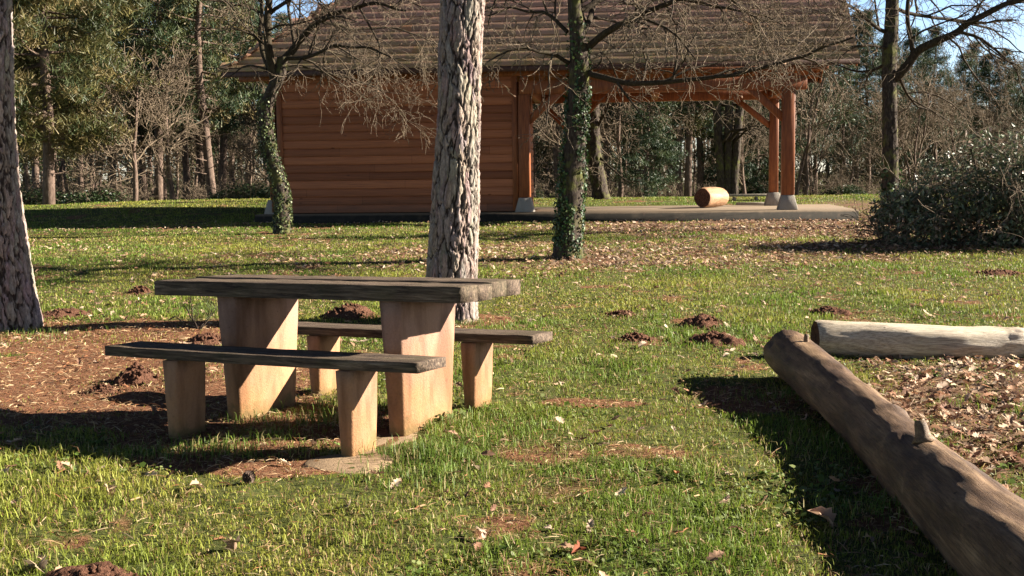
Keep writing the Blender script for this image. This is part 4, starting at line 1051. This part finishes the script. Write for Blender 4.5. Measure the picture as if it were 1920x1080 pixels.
lg1, B1, base1 = make_log([a, a2, b, c, d], [.150, .137, .139, .158, .17], 'long bare brown log lying diagonally at the lower right', M['log1'], 7, knots=((.25, 1.9, .05, .02), (.6, 2.6, .04, -.015), (2.1, 1.1, .05, .025), (1.0, 1.9, .035, .015), (1.5, 2.3, .04, .015), (2.6, 2.2, .05, .02), (3.1, 2.8, .04, .015), (.12, 2.6, .05, -.02), (1.9, 2.7, .03, -.01)))
# sawn branch stub
def stub(parent, p, dirn, L, r0, name='branch_stub', mat='log1'):
    mb = MB(); n = 5; P = [np.array(p) + np.array(dirn) * L * i / n for i in range(n + 1)]; mb.tube(P, [r0 * 1.9, r0 * 1.35, r0 * 1.1, r0, r0 * .95, r0 * .8], 12); V = np.concatenate(mb.V); V += (fbm(V[:, 0:1] * 30, V[:, 1:2] * 30, V[:, 2:3] * 30 + np.array([[0, 5, 9]]), 3, 2) - .5) * .008
    mb.V = [V]; return mb.build(name, M[mat], parent, True)
sp = on(1733, 805, .27); loc = (sp - base1) @ B1
stub(lg1, loc + np.array([0, 0, -.05]), unit(np.array([0, 0, 1.0]) + np.array([-.25, -.15, 0])), .085, .026)
q_ = (on(1512, 634, .30) - base1) @ B1; stub(lg1, q_ + np.array([0, 0, -.05]), np.array([0, 0, 1.0]), .075, .014)
a = on(1528, 634, .125); b = on(1700, 641, .105); c = on(1820, 644, .088); d = on(1925, 645, .075); e = d + (d - c) * 2.2; e[2] = .07
lg2, B2, base2 = make_log([a, b, c, d, e], [.128, .130, .120, .110, .10], 'pale bleached log lying crosswise behind the end of the brown log', M['log2'], 15, knots=((.62, 4.5, .05, .02), (.93, 4.0, .06, .025), (1.30, 4.5, .05, .03), (1.36, 2.2, .05, .03), (.55, 3.9, .04, .015)), endcup=(.03, .02))
# short log on the pavilion slab
a = at(1317, 367, 26.0); dv = unit(np.array([.62, .78, 0])); a[2] = SL + .225; b = a + dv * .85
make_log([a, (a + b) / 2, b], [.215, .225, .215], 'short thick orange log lying on the pavilion slab', M['log3'], 25, knots=((.3, 1.9, .05, .015), (.6, 1.5, .05, .015)), sides=40)

# rustic bench and plank on the far edge of the slab
def far_bench():
    p = at(1418, 366, 29.5); g = float(gz0(p[0], 29.5)); r = empty('bench', (p[0] - .0, 29.5, g), -.05); tag(r, 'low grey rustic bench beyond the short log', 'bench')
    h = p[2] - g
    mb = MB(); mb.box((0, 0, h), (1.65, .32, .06), bev=.006); mb.build('seat', M['greywood'], r)
    for s in (-.55, .0, .62):
        mb = MB(); mb.box((s, 0, h / 2 - .05), (.07, .2, h + .02), bev=.005); mb.build('leg', M['greywood'], r)
    p = at(1410, 380, 28.0); o = MB(); o.box((0, 0, 0), (.75, .12, .06), bev=.006); q = o.build('timber', M['greywood']); q.location = (p[0], 28.0, SL + .032); q.rotation_euler = (0, 0, -.1)
    tag(q, 'short grey timber lying on the slab beside the footings', 'timber')
far_bench()

# ------------------------------------------------------------------ molehills
MOLES = [((122, 592), .30, .07, 'wide flat molehill beside the leaning pine at the left'), ((262, 548), .15, .08, 'small dark molehill beyond the left end of the table top'), ((655, 592), .27, .12, 'reddish molehill seen under the table top between the legs'),
         ((388, 645), .16, .07, 'small red molehill beside the left table leg'), ((258, 718), .15, .11, 'pointed crumbly molehill left of the nearest bench'), ((192, 735), .09, .04, 'tiny molehill left of the pointed molehill'),
         ((1318, 612), .22, .09, 'molehill left of the logs, the farther of two close together'), ((1336, 645), .24, .09, 'molehill left of the logs, the nearer of two close together'), ((1192, 640), .15, .06, 'low molehill in the grass right of the rear bench'),
         ((1552, 588), .2, .06, 'low molehill behind the end of the pale log'), ((1868, 515), .3, .05, 'flat dark molehill near the bush at the right'), ((165, 1112), .2, .07, 'dark red molehill at the lower left corner'), ((1165, 592), .14, .04, 'little molehill far right of the pine trunk')]
def molehills():
    for i, ((px, py), rad, h, lab) in enumerate(MOLES):
        p = onground(px, py); rng = np.random.default_rng(400 + i); n, m = 26, 48
        rr = np.linspace(0, 1.25, n)[:, None]; th = np.linspace(0, 2 * np.pi, m, endpoint=False)[None, :]
        x = rr * np.cos(th) * rad; y = rr * np.sin(th) * rad * .9
        lump = fbm(x * 9 / .3 * .3 + i * 7, y * 9, 0, 50 + i, 3)
        z = h * np.clip(1 - (rr * (1 + (fbm(np.cos(th) * 1.5 + i * 3, np.sin(th) * 1.5, 0, 6, 2) - .5) * .8)) ** 1.6, -.5, 1) + (lump - .5) * h * .55 + (fbm(x * 45, y * 45, 0, 60 + i, 2) - .5) * .03
        z = np.where(rr > 1.05, -.05, z)
        V = np.stack([x, y + 0 * x, z], -1).reshape(-1, 3); j = np.arange(m)[None, :]; k = np.arange(n - 1)[:, None] * m
        Q = np.stack([k + j, k + (j + 1) % m, k + m + (j + 1) % m, k + m + j], -1).reshape(-1, 4)
        mb = MB(); mb.add(V, [Q])
        # clods
        for c in range(150):
            a = rng.uniform(0, 6.28); q = rng.uniform(0, 1) ** .7 * 1.9; s = rng.uniform(.004, .018) * (1 + rad) * (1 if q < 1.2 else .6)
            zz = h * max(0, 1 - q ** 1.6) + .004
            d = rng.normal(0, 1, (6, 3)); cube = np.array([[1, 0, 0], [-1, 0, 0], [0, 1, 0], [0, -1, 0], [0, 0, 1], [0, 0, -1]], float) * s * rng.uniform(.6, 1.3, (6, 1)) + np.array([q * math.cos(a) * rad, q * math.sin(a) * rad * .9, zz])
            mb.add(cube, [[[0, 2, 4], [2, 1, 4], [1, 3, 4], [3, 0, 4], [2, 0, 5], [1, 2, 5], [3, 1, 5], [0, 3, 5]]])
        o = mb.build('molehill', M['mole']); o.location = (p[0], p[1], float(gz(p[0], p[1])) - .005); tag(o, lab, 'molehill', 'molehills in the grass')
molehills()
MP = [(onground(*q[0]), q[1]) for q in MOLES]

# ------------------------------------------------------------------ grass, straw, leaves
def exclude(x, y, pad=0.0):
    e = inpoly(x, y, PADW)
    u, v = ploc(x, y); e |= (u > -5.75) & (u < 6.8) & (v > -.55) & (v < 3.8)
    for p, r_ in MP: e |= ((x - p[0]) ** 2 + (y - p[1]) ** 2) < (r_ * .72) ** 2
    return e
def scatter(n, r0, r1, k, rng, half=.62):
    """points in a wedge in front of the camera, density ~ r^-k"""
    t = rng.random(n); e = 2 - k
    r = (r0 ** e + t * (r1 ** e - r0 ** e)) ** (1 / e); a = rng.uniform(-half, half, n)
    return r * np.sin(a), r * np.cos(a), r
def grass():
    rng = np.random.default_rng(77)
    x, y, r = scatter(720000, 2.6, 34, 1.45, rng, .66)
    b, l = bare(x, y), litter(x, y); g = fbm(x * 1.6, y * 1.6, 0, 91, 4); g2 = fbm(x * 5, y * 5, 0, 92, 3)
    dens = np.clip(1.15 - b * 1.0 - l * .85 + (g - .5) * .8, .03, 1) * np.where(g2 < .36, .45, 1)
    k = (rng.random(len(x)) < dens) & ~exclude(x, y); x, y, r, b, l, g, g2 = [q[k] for q in (x, y, r, b, l, g, g2)]; n = len(x)
    z = gz(x, y) - .004
    lush = sstep(.45, .62, g)
    L = rng.uniform(.011, .037, n) * (1 + .75 * lush) * np.where(g2 > .6, 1.25, 1) * (1 - .4 * b); tall = rng.random(n) < .02; L = np.where(tall, L * 1.7, L)
    wd = rng.uniform(.0013, .0026, n) * np.maximum(1, r / 5.5) ** .85
    a = rng.uniform(0, 2 * np.pi, n); bend = rng.uniform(.15, 1.3, n)
    dx, dy = np.cos(a), np.sin(a); sa = rng.uniform(0, 2 * np.pi, n); sx, sy = np.cos(sa) * wd, np.sin(sa) * wd
    P0 = np.stack([x, y, z], 1)
    P1 = P0 + np.stack([dx * L * .28 * bend, dy * L * .28 * bend, L * .58], 1)
    P2 = P0 + np.stack([dx * L * .85 * bend, dy * L * .85 * bend, L * (1.0 - .42 * bend)], 1)
    S = np.stack([sx, sy, 0 * sx], 1)
    V = np.stack([P0 - S, P0 + S, P1 - S * .8, P1 + S * .8, P2], 1).reshape(-1, 3)
    i = np.arange(n)[:, None] * 5
    c1, c2, c3 = np.array([[.185, .225, .030]]), np.array([[.11, .185, .024]]), np.array([[.31, .295, .05]])
    q = rng.random((n, 1)); h = fbm(x * .7, y * .7, 0, 95, 3)[:, None]
    col = c1 * (1 - lush[:, None] * .7) + c2 * lush[:, None] * .7
    yel = np.clip((h - .42) * 3.0, 0, 1) * .75; col = col * (1 - yel) + c3 * yel
    straw = (q < .10 + .35 * b[:, None] + .20 * (1 - lush[:, None]) * sstep(.35, .6, g2)[:, None]); col = np.where(straw, np.where(rng.random((n, 1)) < .6, np.array([[.36, .27, .13]]), np.array([[.22, .12, .06]])), col) * rng.uniform(.7, 1.35, (n, 1))
    me = npmesh('grass', V, [i + np.array([[0, 1, 3, 2]]), i + np.array([[2, 3, 4]])], np.repeat(col, 5, 0))
    tag(link('grass', me, M['grass']), 'short green grass with yellowed blades covering the ground', 'grass', kind='stuff')
    # clover and moss leaves low between the blades
    x, y, r = scatter(75000, 2.6, 12, 1.3, rng, .66); g = fbm(x * 1.1 + 30, y * 1.1, 0, 101, 3)
    k = (g > .56) & ~exclude(x, y) & (bare(x, y) < .5); x, y, r, g = x[k], y[k], r[k], g[k]; n = len(x)
    s = (rng.uniform(.005, .012, n) * np.where(rng.random(n) < .08, 1.9, 1))[:, None]; c = np.stack([x, y, gz(x, y) + rng.uniform(.004, .03, n)], 1)
    nr = rng.normal(0, .45, (n, 3)); nr[:, 2] = 1; nr /= np.linalg.norm(nr, axis=1)[:, None]; a = np.cross(nr, rng.normal(0, 1, (n, 3))); a /= np.linalg.norm(a, axis=1)[:, None]; b_ = np.cross(nr, a)
    V = np.stack([c - a * s, c - a * s * .2 + b_ * s * .8, c + a * s * .8 + b_ * s * .4, c + a * s * .8 - b_ * s * .4, c - a * s * .2 - b_ * s * .8], 1).reshape(-1, 3)
    col = np.where(rng.random((n, 1)) < .6, np.array([[.11, .17, .03]]), np.array([[.20, .235, .085]])) * rng.uniform(.7, 1.3, (n, 1))
    me = npmesh('ground_clover', V, [np.arange(n * 5).reshape(-1, 5)], np.repeat(col, 5, 0)); tag(link('clover', me, M['grass']), 'low round clover leaves between the grass blades', 'clover', kind='stuff')
    # straw and needles lying flat
    x, y, r = scatter(280000, 2.6, 22, 1.4, rng, .66); b, l = bare(x, y), litter(x, y)
    k = (rng.random(len(x)) < np.clip(.09 + b * .62 + l * .5, 0, 1)) & ~exclude(x, y); x, y, r = x[k], y[k], r[k]; n = len(x)
    L = rng.uniform(.02, .075, n)[:, None]; wd = (rng.uniform(.0009, .002, n) * np.maximum(1, r / 6))[:, None]; a = rng.uniform(0, 6.28, n); d = np.stack([np.cos(a), np.sin(a), rng.normal(0, .18, n)], 1)
    sd = np.stack([-np.sin(a), np.cos(a), rng.normal(0, .6, n)], 1); c = np.stack([x, y, gz(x, y) + rng.uniform(.002, .016, n)], 1)
    V = np.stack([c - sd * wd, c + sd * wd, c + d * L * .5 + sd * wd + np.array([[0, 0, .004]]), c + d * L * .5 - sd * wd + np.array([[0, 0, .004]]), c + d * L + np.stack([rng.normal(0, .006, n), rng.normal(0, .006, n), 0 * x], 1)], 1).reshape(-1, 3)
    i = np.arange(n)[:, None] * 5; q = rng.random((n, 1))
    col = np.where(q < .5, np.array([[.40, .26, .14]]), np.where(q < .82, np.array([[.27, .12, .055]]), np.array([[.5, .38, .23]]))) * rng.uniform(.6, 1.2, (n, 1))
    me = npmesh('straw', V, [i + np.array([[0, 1, 2, 3]]), i + np.array([[3, 2, 4]])], np.repeat(col, 5, 0)); tag(link('straw', me, M['leaf']), 'dry straw and pine needles lying on the bare soil', 'straw', kind='stuff')
OAK = np.array([(-1, 0), (-.75, .16), (-.62, .34), (-.42, .22), (-.2, .5), (0, .28), (.22, .55), (.42, .3), (.66, .38), (.86, .16), (1, 0), (.86, -.16), (.66, -.38), (.42, -.3), (.22, -.55), (0, -.28), (-.2, -.5), (-.42, -.22), (-.62, -.34), (-.75, -.16)])
def leaf_cloud(x, y, z, s, rng, cols, curl=.5, tilt=.45):
    n = len(x); K = len(OAK); O = OAK[None] * s[:, None, None]
    fold = rng.uniform(.0, curl, n)[:, None]; bow = rng.uniform(-curl, curl, n)[:, None]
    lx, ly = O[:, :, 0], O[:, :, 1]; ss = s[:, None]
    lz = np.abs(ly) * fold * 1.3 + bow * lx * lx / ss * .8 + rng.normal(0, .06, (n, K)) * ss
    L = np.stack([lx, ly, lz], -1)
    L = np.concatenate([L, np.stack([0 * s, 0 * s, rng.normal(0, .04, n) * s], -1)[:, None]], 1)
    nr = rng.normal(0, tilt, (n, 3)); nr[:, 2] = 1; nr /= np.linalg.norm(nr, axis=1)[:, None]
    a = np.cross(nr, rng.normal(0, 1, (n, 3))); a /= np.linalg.norm(a, axis=1)[:, None]; b = np.cross(nr, a)
    W_ = L[:, :, 0:1] * a[:, None] + L[:, :, 1:2] * b[:, None] + L[:, :, 2:3] * nr[:, None]
    W_ += np.stack([x, y, z], 1)[:, None]
    i = np.arange(n)[:, None, None] * (K + 1); j = np.arange(K)[None, :, None]; T = np.concatenate([i + j, i + (j + 1) % K, i + K + 0 * j], 2).reshape(-1, 3)
    q = rng.integers(0, len(cols), n); col = np.array(cols)[q] * rng.uniform(.7, 1.25, (n, 1))
    return W_.reshape(-1, 3), T, np.repeat(col, K + 1, 0)
LC = [(.44, .30, .20), (.36, .22, .14), (.52, .40, .28), (.28, .15, .09), (.22, .12, .08), (.46, .34, .25)]
def leaves():
    rng = np.random.default_rng(88)
    x, y, r = scatter(70000, 2.7, 26, 1.0, rng, .66); l = litter(x, y); g = fbm(x * .6, y * .6, 0, 111, 3)
    pr = np.clip(.09 * sstep(.42, .6, fbm(x * 1.7, y * 1.7, 0, 131, 3)) + .01 + l * .85 + .3 * sstep(10, 15, y) * sstep(.4, .6, g), 0, 1) * np.clip(.25 + r / 14, 0, 1)
    k = (rng.random(len(x)) < pr) & ~exclude(x, y); x, y, r, l = x[k], y[k], r[k], l[k]
    s = rng.uniform(.018, .042, len(x)) * (1 + .25 * (l > .3))
    V, T, c = leaf_cloud(x, y, gz(x, y) + rng.uniform(.01, .035, len(x)), s, rng, LC)
    me = npmesh('fallen_leaves', V, [T], c); tag(link('fallen_leaves', me, M['leaf']), 'brown and pale fallen oak leaves scattered over grass and soil', 'leaf litter', kind='stuff')
    # the large leaves one can single out
    big = [((1425, 962), .045, (.5, .3, .18), 'pale tan curled oak leaf left of the brown log'), ((1550, 985), .06, (.42, .27, .18), 'big pinkish brown leaf closest to the shade of the brown log'), ((1100, 1068), .05, (.42, .27, .17), 'large tan leaf at the bottom edge, right of centre'),
           ((1088, 1037), .038, (.24, .07, .035), 'rust red leaf above the tan leaf at the bottom edge'), ((1360, 960), .035, (.5, .33, .22), 'small pale leaf in the lower right grass'), ((205, 945), .045, (.5, .36, .22), 'tan leaf in the lower left grass'),
           ((440, 1042), .05, (.45, .3, .2), 'rolled tan leaf near the bottom edge, lower left'), ((72, 1078), .06, (.5, .38, .25), 'pale crumpled leaf beside the lower left molehill'), ((1270, 905), .025, (.42, .16, .08), 'small reddish leaf standing in the grass'),
           ((660, 628), .03, (.5, .35, .22), 'pale leaf under the rear bench'), ((1205, 655), .04, (.5, .38, .28), 'pale leaf on the low molehill'), ((1740, 595), .06, (.5, .4, .25), 'upright pale leaf cluster behind the bleached log'), ((730, 722), .05, (.6, .5, .4), 'whitish leaf between the right bench leg and the table leg')]
    for (px, py), s, c, lab in big:
        p = onground(px, py); rg = np.random.default_rng(int(px)); V, T, cc = leaf_cloud(np.zeros(1), np.zeros(1), np.zeros(1), np.array([s * 1.1]), rg, [c], .8, .5)
        o = link('fallen_leaf', npmesh('fallen_leaf', V, [T], cc), M['leaf']); o.location = (p[0], p[1], float(gz(p[0], p[1])) + .03); tag(o, lab, 'leaf', 'large fallen leaves')
grass(); leaves()

# pine cone, cut pine branch
def cone():
    p = onground(466, 915); mb = MB(); rng = np.random.default_rng(2); n = 90
    for i in range(n):
        t = i / n; a = i * 2.4; rr = .026 * math.sin(math.pi * min(1, t * .85 + .12)); c = np.array([rr * math.cos(a) * .6, rr * math.sin(a) * .6, (t - .5) * .07]); o = unit(np.array([math.cos(a), math.sin(a), .5])); sd = unit(np.cross(o, (0, 0, 1))) * .008
        e = c + o * (.012 + rr * .45); mb.add([c - sd * .6, c + sd * .6, e + sd, e - sd, e + np.array([0, 0, .005])], [[[0, 1, 2, 3]], [[3, 2, 4]]])
    o = mb.build('pine_cone', M['fartrunk']); o.scale = (.75, .75, .75); o.location = (p[0], p[1], float(gz(p[0], p[1])) + .03); o.rotation_euler = (1.3, .3, .8); tag(o, 'dark open pine cone in the grass before the nearest bench', 'pine cone')
cone()
def cut_branch():
    p = onground(372, 622); r = empty('pine_branch', (p[0], p[1], float(gz(p[0], p[1])))); tag(r, 'fallen pine branch with dark twigs and needles left of the table leg', 'branch')
    rng = np.random.default_rng(12); mb = MB(); tips = []
    cfg = dict(wig=.2, trop=[.05, .03, 0], rmin=.003, kids=[4, 3], ang=(.4, .9), len=(.5, .75))
    for a, el, L in ((.3, .9, .24), (2.7, .8, .26), (1.5, 1.2, .24), (-.2, .6, .22), (3.0, .5, .25)): sprout(mb, rng, np.zeros(3), (math.cos(a) * math.cos(el), math.sin(a) * math.cos(el), math.sin(el)), L, .010, 1, 2, cfg, tips)
    mb.build('twigs', M['oakbark'], r); m2 = MB(); t = np.array(tips)
    needle_clumps(m2, np.repeat(t, 2, 0), rng, 22, .06, .0012, np.tile(np.array([[.09, .12, .04]]), (len(t) * 2, 1)), .02); m2.build('needles', M['needle'], r)
cut_branch()

def tufts():
    """longer grass left standing round the concrete legs, and one leafy weed"""
    rng = np.random.default_rng(301); V, C = [], []
    for (px, py), sp, n, L0 in (((612, 800), .12, 240, .10), ((640, 770), .12, 200, .09), ((520, 830), .08, 120, .08), ((800, 865), .12, 500, .09), ((800, 900), .16, 400, .07), ((830, 800), .12, 260, .07), ((900, 775), .12, 200, .06), ((480, 800), .10, 120, .07), ((420, 850), .12, 200, .07), ((330, 860), .14, 260, .07), ((1470, 745), .15, 240, .07), ((1560, 850), .15, 260, .07), ((1660, 960), .15, 260, .07), ((865, 605), .15, 300, .06), ((1065, 485), .25, 300, .07), ((60, 628), .3, 300, .07)):
        p = onground(px, py); x = p[0] + rng.normal(0, sp, n); y = p[1] + rng.normal(0, sp * .7, n); z = gz(x, y); L = L0 * rng.uniform(.4, 1.2, n); a = rng.uniform(0, 6.28, n); bd = rng.uniform(.2, 1.1, n); w_ = .0019
        P0 = np.stack([x, y, z], 1); d = np.stack([np.cos(a), np.sin(a), 0 * a], 1); S = np.stack([-np.sin(a + .7), np.cos(a + .7), 0 * a], 1) * w_
        P1 = P0 + d * (L * .25 * bd)[:, None] + np.stack([0 * L, 0 * L, L * .6], 1); P2 = P0 + d * (L * .9 * bd)[:, None] + np.stack([0 * L, 0 * L, L * (1 - .4 * bd)], 1)
        V.append(np.stack([P0 - S, P0 + S, P1 - S * .9, P1 + S * .9, P2], 1).reshape(-1, 3)); q = rng.random((n, 1))
        C.append(np.repeat(np.where(q < .75, np.array([[.12, .19, .03]]), np.array([[.33, .28, .12]])) * rng.uniform(.7, 1.3, (n, 1)), 5, 0))
    V = np.concatenate(V); i = np.arange(len(V) // 5)[:, None] * 5
    me = npmesh('grass_tufts', V, [i + np.array([[0, 1, 3, 2]]), i + np.array([[2, 3, 4]])], np.concatenate(C)); tag(link('grass_tufts', me, M['grass']), 'longer uncut grass tufts round the concrete legs and trunks', 'grass', kind='stuff')
    p = onground(808, 800); mb = MB()
    for k in range(46):
        a = rng.uniform(0, 6.28); r0 = rng.uniform(.01, .13); c = np.array([math.cos(a) * r0 * 1.4, math.sin(a) * r0 * .8, rng.uniform(.01, .06)]); s_ = rng.uniform(.014, .028)
        nr = unit(rng.normal(0, .5, 3) + np.array([0, 0, 1])); u = unit(np.cross(nr, rng.normal(0, 1, 3))); v = np.cross(nr, u); ring = [c + (u * math.cos(t_) * s_ + v * math.sin(t_) * s_ * .75) * (1 + .12 * math.cos(5 * t_)) + nr * .004 * math.cos(2 * t_) for t_ in np.linspace(0, 6.28, 10)[:-1]]
        mb.add(ring, [[list(range(9))]], np.array((.20, .25, .10)) * rng.uniform(.6, 1.2)); mb.tube([c, c * np.array([.4, .4, 0])], .0015, 3, (.15, .2, .06), cap=False)
    o = mb.build('weed', M['grass']); o.location = (p[0], p[1], float(gz(p[0], p[1]))); tag(o, 'leafy pale green weed at the foot of the right table leg', 'weed')
tufts()
